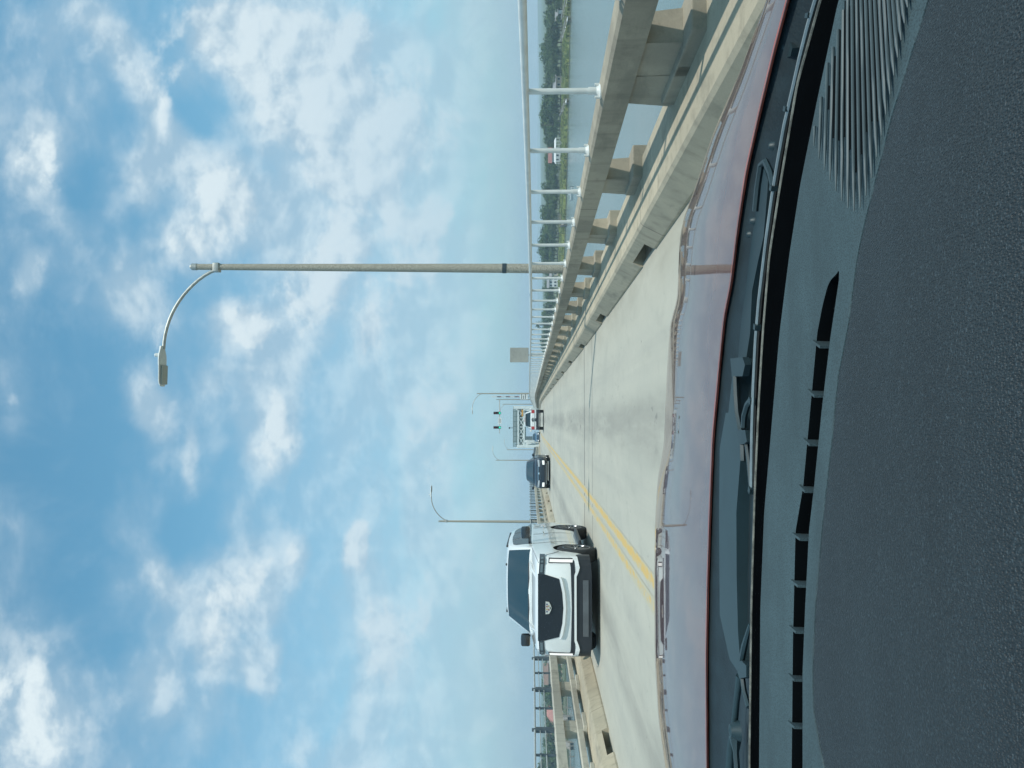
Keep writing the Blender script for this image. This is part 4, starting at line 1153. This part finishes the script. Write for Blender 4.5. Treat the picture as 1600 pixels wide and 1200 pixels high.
# ribbed demister grille
gend = curve([(-60, 1460), (22, 1427), (60, 1418), (101, 1403), (150, 1390), (210, 1375), (259, 1362), (307, 1352), (345, 1340), (340, 1334), (322, 1319), (281, 1300), (259, 1287), (229, 1274), (190, 1262)])
M_RIB = simple('grille_rib_vinyl', (0.056, 0.08, 0.086), 0.55, 0, 0.1, 30)
gb_ = MB(); ri = MB()
x0s = np.arange(1268, 1446, 7.1)
for x0 in x0s:
    sl = (x0 - 1325) * .0011
    ye = gend(x0 + sl * 150)
    ys_ = np.linspace(-170, ye, 14)
    pts = [at_z(x0 + sl * y, y, ZD + .0028) for y in ys_ if x0 + sl * y > FR1(y) + 4]
    if len(pts) < 2: continue
    n = len(pts); ri.tube(pts, [.0014] * (n - 1) + [.0004], 6)
    # flat dark strip beside each rib: the gap's shade put in as colour
    g0 = ye - 55 - 45 * abs(math.sin(x0))
    ys_ = np.linspace(-170, g0, 10)
    a_ = [at_z(x0 + 1.8 + sl * y, y, ZD + .0025) for y in ys_ if x0 + sl * y > FR1(y) + 4]; b2 = [at_z(x0 + 5.6 + sl * y, y, ZD + .0025) for y in ys_ if x0 + sl * y > FR1(y) + 4]
    if len(a_) > 1: gb_.grid([a_, b2])
og = own_part(gb_, 'demister_grille', M_SLOT)
o = ri.build('grille_ribs', M_RIB, og, smooth=60)

# ------------------------------------------------------------------ trees on the shores
def tree_variant(seed, h, w, kind='broad'):
    rnd = random.Random(seed)
    tb = MB()
    tb.tube([(0, 0, -.8), (.1, 0, h * .25), (-.1, .1, h * .5), (0, 0, h * .75)], [h * .028, h * .022, h * .015, h * .006], 7)
    clumps = []
    for k in range(16):
        a = rnd.uniform(0, 6.28); rr = w * .5 * math.sqrt(rnd.random()); z = rnd.uniform(.30, .92) * h
        lim = math.sqrt(max(.05, 1 - ((z / h - .52) / .50) ** 2)); rr *= lim
        clumps.append((rr * math.cos(a), rr * math.sin(a), z, rnd.uniform(.16, .30) * w))
        if k < 6: tb.tube([(0, 0, h * .3), (rr * math.cos(a) * .6, rr * math.sin(a) * .6, z * .85)], [h * .01, h * .004], 5)
    cb = MB()
    for cx, cy, cz, cr in clumps:
        for _ in range(70):
            d = Vector((rnd.gauss(0, 1), rnd.gauss(0, 1), rnd.gauss(0, .8))); d.normalize()
            p = Vector((cx, cy, cz)) + d * cr * rnd.uniform(.55, 1.08)
            if p.z < h * .12: continue
            n_ = (d + Vector((rnd.uniform(-.6, .6), rnd.uniform(-.6, .6), rnd.uniform(-.2, .8)))).normalized()
            u = n_.orthogonal().normalized(); v = n_.cross(u); a = rnd.uniform(0, 6.28)
            u, v = u * math.cos(a) + v * math.sin(a), v * math.cos(a) - u * math.sin(a)
            s = rnd.uniform(.28, .62) * (w / 9)
            cb.add([p - u * s, p - v * s * .6, p + u * s, p + v * s * .7], [(0, 1, 2, 3)])
    t = tb.mesh('trunk', 50); t.materials.append(M_BARK)
    c = cb.mesh('crown', None, fix=False); c.materials.append(M_LEAF)
    return t, c
def palm_variant(seed, h):
    rnd = random.Random(seed); tb = MB()
    tb.tube([(0, 0, -.8), (.15, 0, h * .4), (.2, .1, h * .92)], [.22, .17, .14], 7)
    cb = MB()
    for k in range(22):
        a = rnd.uniform(0, 6.28); el = rnd.uniform(-.5, 1.2); l = rnd.uniform(1.5, 2.2); pts = []
        for q in range(5):
            s = q / 4; rr = l * s; pts.append(Vector((.2 + rr * math.cos(a) * math.cos(el), .1 + rr * math.sin(a) * math.cos(el), h * .92 + rr * math.sin(el) - 1.0 * s * s)))
        sd = Vector((-math.sin(a), math.cos(a), 0)) * .28
        for q in range(4):
            w0 = sd * (1 - q / 4.5); w1 = sd * (1 - (q + 1) / 4.5)
            cb.add([pts[q] - w0 - Vector((0,0,.15)), pts[q], pts[q+1], pts[q+1] - w1 - Vector((0,0,.15))], [(0, 1, 2, 3)])
            cb.add([pts[q], pts[q] + w0 - Vector((0,0,.15)), pts[q+1] + w1 - Vector((0,0,.15)), pts[q+1]], [(0, 1, 2, 3)])
    t = tb.mesh('trunk', 50); t.materials.append(M_BARK); c = cb.mesh('crown', None, fix=False); c.materials.append(M_PALM); return t, c
BROAD = [tree_variant(i, h, w) for i, (h, w) in enumerate(((10.5, 10), (12, 11), (9, 9.5), (13, 12), (8, 9), (11.5, 8.5)))]
PALM = [palm_variant(90, 7.5), palm_variant(91, 9)]
def put_tree(var, loc, s, group, label, name='tree', rot=None):
    root = empty(name, loc, random.uniform(0, 6.28)); root.scale = (s, s, s * random.uniform(.92, 1.08))
    tag(root, label, 'tree', group)
    for nm, me in (('trunk', var[0]), ('crown', var[1])):
        o = bpy.data.objects.new(nm, me); COL.objects.link(o); o.parent = root
def shore_point(line, px):
    """where the pixel column px (photo y) meets the polyline, by bearing from the camera"""
    d = ray(838, px); b = math.atan2(d.x, d.y)
    for (x0, y0), (x1, y1) in zip(line, line[1:]):
        a0, a1 = math.atan2(x0, y0), math.atan2(x1, y1)
        if min(a0, a1) <= b <= max(a0, a1):
            t = (b - a0) / (a1 - a0)
            for _ in range(6):
                t0 = max(0, min(1, t)); x = x0 + (x1 - x0) * t0; y = y0 + (y1 - y0) * t0
                e = math.atan2(x, y) - b; de = (a1 - a0); t -= e / de
            return Vector((x, y, 0))
    return Vector((line[0][0], line[0][1], 0))
def inland(p, dist):
    d = Vector((p.x, p.y, 0)).normalized(); return p + d * dist
GR = 'trees along the right hand shore'; GL = 'trees along the left hand shore'
LABR = 'dense green tree in the wood on the right hand shore beyond the white handrail'
LABL = 'green tree on the left hand shore seen through the grey handrail'
rnd = random.Random(3)
# tops of the wood in the photograph: (photo y, photo x of the crown line)
CR = [(-60, 846), (0, 853), (20, 852), (45, 852), (70, 850), (85, 846), (100, 852), (125, 850), (150, 849), (172, 847), (185, 848), (205, 855), (225, 853), (250, 855), (285, 852), (300, 845), (330, 851), (350, 848), (380, 845), (405, 847), (432, 850), (450, 853), (480, 850), (495, 849), (515, 845), (540, 848), (560, 852), (580, 850), (605, 851), (625, 845)]
cy_, cx_ = np.array([c_[0] for c_ in CR], float), np.array([c_[1] for c_ in CR], float)
px = -90.0
while px < 632:
    p = inland(shore_point(SHR, px), rnd.uniform(72, 100)); D = p.length
    ztop = 1.3 - (float(np.interp(px, cy_, cx_)) + rnd.uniform(-3.5, 5.5) - 838) * p.y / 1200
    h = ztop + 10.9
    i = rnd.randrange(6); hv = (10.5, 12, 9, 13, 8, 11.5)[i]
    put_tree(BROAD[i], (p.x, p.y, -10.95), max(.45, h / hv), GR, LABR)
    px += rnd.uniform(7.0, 13.0) * 300 / D
# a lower, nearer row of bushes and small trees on the wood's edge
px = -80.0
while px < 600:
    p = inland(shore_point(SHR, px), rnd.uniform(60, 68))
    if not (205 < px < 262 or 425 < px < 458 or 528 < px < 0):
        i = rnd.choice((2, 4, 0)); put_tree(BROAD[i], (p.x, p.y, -11.0), rnd.uniform(.40, .70), 'low trees at the edge of the right hand wood', 'low bushy tree at the edge of the wood behind the marsh')
    px += rnd.uniform(10, 18)
for px, lab in ((195, 'pale leaning tree left of the white pavilion by the marsh'), (452, 'palm tree beside the white three storey house'), (508, 'tall thin palm standing clear of the wood beyond the lamp post')):
    p = inland(shore_point(SHR, px), 64); put_tree(PALM[px % 2], (p.x, p.y, -10.9), 1.15 if px != 508 else 1.7, None, lab, 'palm_tree')
# left shore
for k, px in enumerate(np.arange(1010, 1320, 9.0)):
    p = inland(shore_point(SHL, px), rnd.uniform(26, 75)); D = p.length
    if 1040 < px < 1068 or 1098 < px < 1124: p = inland(shore_point(SHL, px), 95)
    i = rnd.randrange(6); put_tree(BROAD[i], (p.x, p.y, -11.1), rnd.uniform(.62, .95) * (.8 if px < 1140 else 1.0), GL, LABL)
for k, px in enumerate(np.arange(1004, 1320, 12.0)):
    p = inland(shore_point(SHL, px), rnd.uniform(8, 16))
    put_tree(BROAD[rnd.choice((2, 4))], (p.x, p.y, -11.3), rnd.uniform(.30, .5), 'low bushes on the left hand bank', 'low bush on the left hand bank behind the docks')

# marsh grass (uncountable)
mb = MB(); rg = random.Random(5)
for k in range(9000):
    px = rg.uniform(-60, 560); p = shore_point(SHR, px); q = inland(p, rg.uniform(1, 58) ** 1.0)
    h = rg.uniform(.5, 1.3); a = rg.uniform(0, 3.14); w = rg.uniform(.5, 1.3)
    dx, dy = math.cos(a) * w, math.sin(a) * w
    mb.add([(q.x - dx, q.y - dy, -11.42), (q.x + dx, q.y + dy, -11.42), (q.x + dx * .7 + .1, q.y + dy * .7, -11.42 + h), (q.x - dx * .7, q.y - dy * .7, -11.42 + h * .9)], [(0, 1, 2, 3)])
tag(mb.build('marsh_grass', M_MARSH, fix=False), 'yellow green marsh grass between the river and the wood', 'marsh grass', kind='stuff')

# ------------------------------------------------------------------ houses, pavilion, docks
def house(name, loc, rz_, w, d, h, rh, wall, roof, label, cat='house', storeys=1, hip=False, nwin=3):
    root = empty(name, loc, rz_); tag(root, label, cat)
    b = MB(); b.box(-w/2, w/2, -d/2, d/2, -1.5, h); b.build('wall', wall, root)
    b = MB(); o = .5
    if hip:
        k = min(w, d) * .35
        v = [(-w/2-o, -d/2-o, h+.01), (w/2+o, -d/2-o, h+.01), (w/2+o, d/2+o, h+.01), (-w/2-o, d/2+o, h+.01), (-w/2+k, 0, h+rh), (w/2-k, 0, h+rh)]
        b.add(v, [(0,1,5,4), (1,2,5), (2,3,4,5), (3,0,4), (3,2,1,0)])
    else:
        v = [(-w/2-o, -d/2-o, h+.01), (w/2+o, -d/2-o, h+.01), (w/2+o, d/2+o, h+.01), (-w/2-o, d/2+o, h+.01), (-w/2-o, 0, h+rh), (w/2+o, 0, h+rh)]
        b.add(v, [(0,1,5,4), (1,2,5), (2,3,4,5), (3,0,4), (3,2,1,0)])
    b.build('roof', roof, root)
    for s in range(storeys):
        for k in range(nwin):
            x = -w/2 + (k + .5) * w / nwin; z0 = .9 + s * h / storeys
            b = MB(); b.box(x - .55, x + .55, -d/2 - .05, -d/2 + .02, z0, z0 + 1.4); f = b.build('window', M_WHITEWOOD, root)
            b = MB(); b.box(x - .45, x + .45, -d/2 - .07, -d/2 - .04, z0 + .1, z0 + 1.3); b.build('pane', M_WIN, f)
    return root
def face(p): return -math.atan2(p.x, p.y)
p = inland(shore_point(SHR, 243), 72); house('house', (p.x, p.y, -10.9), face(p), 6.5, 7, 4.3, 2.0, M_WHITEWALL, M_REDROOF, 'white waterfront house with a red roof behind the pavilion')
p = inland(shore_point(SHR, 441), 66); house('house', (p.x, p.y, -10.9), face(p), 5.5, 7, 5.0, 1.4, M_WHITEWALL, M_GREYROOF, 'white two storey house glimpsed beside the lamp post base', storeys=2)
p = inland(shore_point(SHR, 424), 70); house('house', (p.x, p.y, -10.9), face(p), 5, 7, 3.6, 1.4, M_CREAMWALL, M_GREYROOF, 'small cream house at the foot of the wood near the lamp post', nwin=2)
p = inland(shore_point(SHR, 128), 66); house('house', (p.x, p.y, -10.9), face(p), 5, 6, 2.8, 1.6, M_TANWALL, M_GREYROOF, 'small tan boathouse half hidden behind the nearest white post', nwin=2)
p = inland(shore_point(SHR, 24), 66); house('house', (p.x, p.y, -10.9), face(p), 4, 5, 2.4, 1.3, M_WHITEWALL, M_GREYROOF, 'little white shed in the wood above the long dock', nwin=1)
p = inland(shore_point(SHL, 1053), 45); house('house', (p.x, p.y, -11.2), face(p), 9, 9, 6.6, 2.5, M_TANWALL, M_BROWNROOF, 'tan house with a brown roof on the left shore', storeys=2)
p = inland(shore_point(SHL, 1112), 45); house('house', (p.x, p.y, -11.2), face(p) + .2, 10, 9, 4.6, 3.0, M_CREAMWALL, M_PINKROOF, 'low house with a faded red roof on the left shore', hip=True)
p = inland(shore_point(SHL, 1150), 40); house('house', (p.x, p.y, -11.2), face(p), 7, 8, 5.4, 2.4, M_CREAMWALL, M_BROWNROOF, 'cream house partly behind the thick handrail post on the left shore', hip=True)
p = inland(shore_point(SHL, 1030), 40); house('house', (p.x, p.y, -11.2), face(p), 8, 8, 6.4, 2.0, M_WHITEWALL, M_GREYROOF, 'white house just left of the oncoming vehicle on the left shore', storeys=2)
# white pavilion on posts
p = inland(shore_point(SHR, 236), 58)
root = empty('pavilion', (p.x, p.y, -11.3), face(p)); tag(root, 'long white open pavilion on posts at the edge of the marsh', 'pavilion')
b = MB(); b.box(-6.2, 6.2, -2, 2, 2.9, 3.25); b.add([(-6.2, -2, 3.25), (6.2, -2, 3.25), (6.2, 2, 3.25), (-6.2, 2, 3.25), (-5, 0, 3.9), (5, 0, 3.9)], [(0,1,5,4), (1,2,5), (2,3,4,5), (3,0,4)]); b.build('roof', M_WHITEWOOD, root)
b = MB(); b.box(-6.2, 6.2, -2, 2, .55, .8); b.build('deck', M_WHITEWOOD, root)
for k in range(9):
    x = -6 + 1.5 * k
    b = MB(); b.box(x - .11, x + .11, -1.95, -1.73, -.4, 2.9); b.box(x - .11, x + .11, 1.73, 1.95, -.4, 2.9); b.build('post', M_WHITEWOOD, root)
b = MB(); b.box(-6.2, 6.2, -2.02, -1.95, 1.5, 1.62); b.build('handrail', M_WHITEWOOD, root)
def dock(pts, z, mat, label, w=1.6, rail=True):
    root = empty('dock', (pts[0][0], pts[0][1], 0)); o = Vector((pts[0][0], pts[0][1], 0)); tag(root, label, 'dock')
    b = MB()
    for a, c_ in zip(pts, pts[1:]):
        b.bar(Vector((*a, z)) - o, Vector((*c_, z)) - o, w, .22)
    b.build('deck', mat, root)
    k = 0
    for a, c_ in zip(pts, pts[1:]):
        a = Vector((*a, 0)); c_ = Vector((*c_, 0)); n = max(1, int((c_ - a).length / 3.2)); sd = (c_ - a).normalized().cross(Vector((0, 0, 1))) * w / 2
        for q in range(n + 1):
            if k > 60: break
            pp = a.lerp(c_, q / n) - o; k += 1
            b = MB()
            for s in (-1, 1): b.tube([pp + sd * s + Vector((0, 0, -13)), pp + sd * s + Vector((0, 0, z + (1.1 if rail else .5)))], .14, 6)
            b.build('piling', M_WOOD, root)
        if rail:
            b = MB(); b.bar(a + sd + Vector((0, 0, z + 1.0)) - o, c_ + sd + Vector((0, 0, z + 1.0)) - o, .12, .12); b.build('handrail', mat, root)
sp = lambda line, px, d: (lambda q: (q.x, q.y))(inland(shore_point(line, px), d))
dock([sp(SHR, 62, 60), sp(SHR, 45, 20), sp(SHR, 30, -2)], -10.5, M_WHITEWOOD, 'pale railed dock running down to the river near the frame edge')
dock([sp(SHR, 28, 55), sp(SHR, 4, 12), sp(SHR, -12, 2), sp(SHR, -50, -6)], -10.6, M_WHITEWOOD, 'second pale dock crossing the marsh at the frame edge')
dock([sp(SHR, 178, 58), sp(SHR, 172, 25), sp(SHR, 158, -4)], -10.6, M_WHITEWOOD, 'thin white walkway slanting across the marsh beside the nearest white post')
dock([sp(SHR, 338, 40), sp(SHR, 352, 10), sp(SHR, 349, -10)], -10.4, M_WOOD, 'short brown dock on the right shore')
dock([sp(SHL, 1120, 20), sp(SHL, 1125, -35), sp(SHL, 1085, -42)], -10.4, M_WOOD, 'brown dock on pilings seen between the left parapet beams', 2.2)
dock([sp(SHL, 1160, 20), sp(SHL, 1165, -45), sp(SHL, 1215, -40)], -10.6, M_WOOD, 'longer dock with tall pilings nearer the frame edge on the left', 2.2, False)
# small white motor boat near the marsh
p = inland(shore_point(SHR, 303), -55)
root = empty('boat', (p.x, p.y, -11.7), face(p) + 1.2); tag(root, 'tiny white boat on the river off the marsh', 'boat')
rings = []
for s, w_, z_ in ((-2.4, .75, .55), (-1, .95, .55), (.6, .9, .6), (1.9, .5, .72), (2.6, .05, .85)):
    rings.append([(-w_, s, z_), (-w_ * .7, s, -.15), (0, s, -.3), (w_ * .7, s, -.15), (w_, s, z_), (0, s, z_ - .02)])
b = MB(); b.loft(rings); b.build('hull', M_WHITEWOOD, root, smooth=40)
b = MB(); b.box(-.4, .4, -.6, .5, .5, 1.4, c=.05); b.build('console', M_WHITEWALL, root)
b = MB(); b.tube([(0, -2.5, -.2), (0, -2.55, 1.0)], .12, 8); b.build('outboard_motor', M_BLACKPL, root)

# ------------------------------------------------------------------ light, sky, air
SUN = Vector((.33, -.42, 1.0)).normalized()
EL = math.asin(SUN.z); AZ = math.atan2(SUN.x, SUN.y)
ld = bpy.data.lights.new('sun', 'SUN'); ld.energy = 3.6; ld.angle = R(.53); ld.color = (1.0, .955, .88)
lo = bpy.data.objects.new('sun', ld); COL.objects.link(lo)
lo.rotation_euler = (-SUN).to_track_quat('-Z', 'Y').to_euler()

w = bpy.data.worlds.new('World'); sc.world = w; w.use_nodes = True
t = NT(w.node_tree)
sky = t.n('ShaderNodeTexSky'); sky.sky_type = 'NISHITA'; sky.sun_disc = False
sky.sun_elevation = EL; sky.sun_rotation = AZ; sky.altitude = 0; sky.air_density = 1.0; sky.dust_density = 1.0; sky.ozone_density = 1.0
tc = t.n('ShaderNodeTexCoord').outputs['Generated']
sx = t.n('ShaderNodeSeparateXYZ'); t.set(sx.inputs[0], tc)
X, Y, Z = sx.outputs
Zp = t.math('MAXIMUM', Z, 0.0)
den = t.math('ADD', Zp, 0.14)
cmb = t.n('ShaderNodeCombineXYZ'); t.set(cmb.inputs[0], t.math('DIVIDE', X, den)); t.set(cmb.inputs[1], t.math('DIVIDE', Y, den))
C2 = cmb.outputs[0]
Ys = t.math('MAXIMUM', Y, 0.05)
cg = t.n('ShaderNodeCombineXYZ'); t.set(cg.inputs[0], t.math('DIVIDE', X, Ys)); t.set(cg.inputs[1], t.math('DIVIDE', Z, Ys))
PQ = cg.outputs[0]
# domain warp
wn = t.noise(PQ, 6.0, 5, 0.6, 0, 'Color')
PQw = t.vmath('ADD', PQ, t.vmath('SCALE', t.vmath('SUBTRACT', wn, (0.5, 0.5, 0.5)), None))
PQw.node.inputs[1].links[0].from_node.inputs['Scale'].default_value = 0.09
def dirpq(x, y):
    d = ray(x, y); return d.x / d.y, d.z / d.y
BL = [ # photo x, y, radius along x, radius along y, rotation, strength
 (410, 60, 165, 130, -20, .74), (500, 150, 140, 150, 0, .58), (350, 30, 80, 50, -30, .45),
 (190, 90, 120, 40, 58, .50), (270, 215, 110, 45, 55, .50), (335, 300, 75, 60, 40, .62), (235, 270, 45, 60, 0, .45), (290, 375, 75, 55, 0, .65), (390, 330, 60, 60, 0, .35),
 (215, 460, 50, 80, -25, .46), (230, 640, 38, 70, -15, .52), (295, 730, 22, 90, 0, .33),
 (365, 510, 60, 50, 0, .70), (430, 570, 80, 110, 0, .46), (435, 690, 50, 80, 10, .60), (480, 400, 120, 200, 0, .48), (330, 590, 40, 40, 0, .25),
 (575, 540, 35, 55, 0, .50), (560, 260, 140, 260, 0, .42),
 (50, 250, 52, 75, -20, .68), (45, 430, 34, 48, -10, .52), (95, 340, 26, 60, -20, .25),
 (345, 940, 85, 85, 0, .62), (255, 900, 34, 48, 0, .48), (330, 1020, 45, 60, 0, .50), (405, 1050, 45, 45, 0, .48), (390, 880, 70, 60, 0, .35), (460, 870, 30, 50, 0, .30),
 (30, 1100, 110, 140, 15, .62), (60, 1190, 80, 100, 0, .4), (225, 1090, 60, 60, 30, .18),
 (585, 930, 50, 150, -8, .50), (600, 1060, 60, 120, 0, .46), (565, 860, 30, 50, 0, .45), (680, 900, 60, 260, 0, .30), (660, 300, 130, 420, 0, .42), (680, 650, 80, 320, 0, .34), (560, 1190, 110, 110, 0, .3), (470, 1130, 40, 70, 0, .2),
 (40, 640, 40, 60, 0, .14), (20, 20, 25, 50, 0, .12),
 # gaps
 (330, 165, 60, 75, 35, -.45), (610, 440, 30, 50, 0, -.2), (130, 700, 120, 200, 0, -.3), (280, 820, 60, 90, 0, -.3), (130, 950, 80, 120, 0, -.25), (540, 760, 40, 90, 0, -.15), (130, 300, 40, 60, 30, -.25), (520, 1000, 30, 90, 0, -.2)]
acc = None
for x, y, rx, ry, rot, s in BL:
    p, q = dirpq(x, y)
    mp = t.n('ShaderNodeMapping'); mp.vector_type = 'TEXTURE'; t.set(mp.inputs['Vector'], PQw)
    mp.inputs['Location'].default_value = (p, q, 0); mp.inputs['Rotation'].default_value = (0, 0, R(-rot))
    mp.inputs['Scale'].default_value = (ry / 1200, rx / 1200, 1)
    g = t.ss(t.vmath('LENGTH', mp.outputs[0]), 0.0, 1.35, s, 0.0)
    acc = g if acc is None else t.math('ADD', acc, g)
front = t.ss(Y, 0.05, 0.3)
acc = t.math('MULTIPLY', acc, front)
n1 = t.noise(C2, 1.9, 3, 0.6, 0.2)
PQ0 = PQ
mv = t.n('ShaderNodeMix'); mv.data_type = 'VECTOR'; t.set(mv.inputs[0], t.ss(Y, .05, .25)); t.set(mv.inputs[4], t.vmath('SCALE', C2)); mv.inputs[4].links[0].from_node.inputs['Scale'].default_value = .4; t.set(mv.inputs[5], PQ0); PQ = mv.outputs[1]
n2 = t.noise(t.scale(PQ, (1.0, 1.25, 1.0)), 9.0, 9, 0.60, 0.15)
n2o = t.noise(t.scale(t.vmath('ADD', PQ, (0.012, 0.02, 0)), (1.0, 1.25, 1.0)), 9.0, 9, 0.60, 0.15)
n3 = t.noise(t.scale(C2, (1.0, .5, 1)), 5.0, 6, 0.6, 0.3)
field = t.math('ADD', t.math('MULTIPLY', t.math('SUBTRACT', n2, .5), 1.55), acc)
field = t.math('ADD', field, t.math('MULTIPLY', t.math('SUBTRACT', n1, .5), .5))
dens = t.ss(field, .06, .70)
n2s = t.noise(t.scale(PQ, (1.0, 1.5, 1.0)), 5.0, 7, .58, .2)
soft = t.math('MULTIPLY', t.ss(t.math('ADD', t.math('ADD', acc, t.math('MULTIPLY', t.math('SUBTRACT', n2s, .5), 1.3)), t.math('MULTIPLY', t.math('SUBTRACT', n1, .5), .6)), -.24, .48), .78)
dens = t.math('MAXIMUM', dens, soft)
wisp = t.math('MULTIPLY', t.ss(t.math('ADD', t.math('MULTIPLY', acc, .5), n3), .36, .95), .62)
veil = t.math('MULTIPLY', t.math('MULTIPLY', t.ss(Z, .42, .16), t.ss(t.noise(t.scale(PQ, (1, 2.2, 1)), 2.6, 6, .62, .3), .22, .62)), .80)
dens = t.math('MAXIMUM', t.math('MAXIMUM', dens, wisp), veil)
# base blue sky: physical sky, tinted to the photograph's cyan, plus pale humid air near the horizon
skyc = t.mix(1.0, sky.outputs[0], (1.10, 1.92, 1.78), 'MULTIPLY')
bgs = t.n('ShaderNodeVectorMath'); bgs.operation = 'SCALE'; t.set(bgs.inputs[0], skyc); bgs.inputs['Scale'].default_value = 0.10
hz = t.math('POWER', t.math('SUBTRACT', 1.0, t.math('MINIMUM', t.math('MULTIPLY', Zp, 1.55), 1.0)), 2.2)
base = t.mix(t.math('MULTIPLY', hz, .80), bgs.outputs[0], (0.33, 0.475, 0.635))
light = t.math('SUBTRACT', n2, n2o)
lit = t.ss(t.math('ADD', t.math('MULTIPLY', light, 3.2), t.math('MULTIPLY', field, .42)), -.25, .62)
ccol = t.mix(lit, (0.42, 0.58, 0.71), (0.80, 0.90, 0.945))
ccol = t.mix(t.math('MULTIPLY', hz, .75), ccol, (0.47, 0.60, 0.71))
col = t.mix(t.math('MULTIPLY', dens, t.math('SUBTRACT', 1.0, t.math('MULTIPLY', hz, .35))), base, ccol)
bg = t.n('ShaderNodeBackground'); t.set(bg.inputs[0], col); bg.inputs[1].default_value = 1.0
ow = t.n('ShaderNodeOutputWorld'); t.nt.links.new(bg.outputs[0], ow.inputs[0])

HAZE = True
if HAZE:
    mb = MB(); mb.box(-1500, 1500, -60, 2200, -14.5, 40)
    m = bpy.data.materials.new('humid_air'); m.use_nodes = True; t = NT(m.node_tree)
    v = t.n('ShaderNodeVolumePrincipled'); v.inputs['Color'].default_value = (.70, .86, 1.0, 1); v.inputs['Density'].default_value = .00045; v.inputs['Anisotropy'].default_value = .2
    o = t.n('ShaderNodeOutputMaterial'); m.node_tree.links.new(v.outputs[0], o.inputs['Volume'])
    tag(mb.build('haze', m), 'thin humid sea air over the bridge, river and far shores', 'haze', kind='stuff')

vs = sc.view_settings
sc.display_settings.display_device = 'sRGB'
vs.view_transform = 'Standard'; vs.look = 'None'; vs.exposure = 0; vs.gamma = 1; vs.use_curve_mapping = False
sc.cycles.volume_bounces = 1; sc.cycles.max_bounces = 6; sc.cycles.transparent_max_bounces = 8
sc.cycles.use_denoising = True
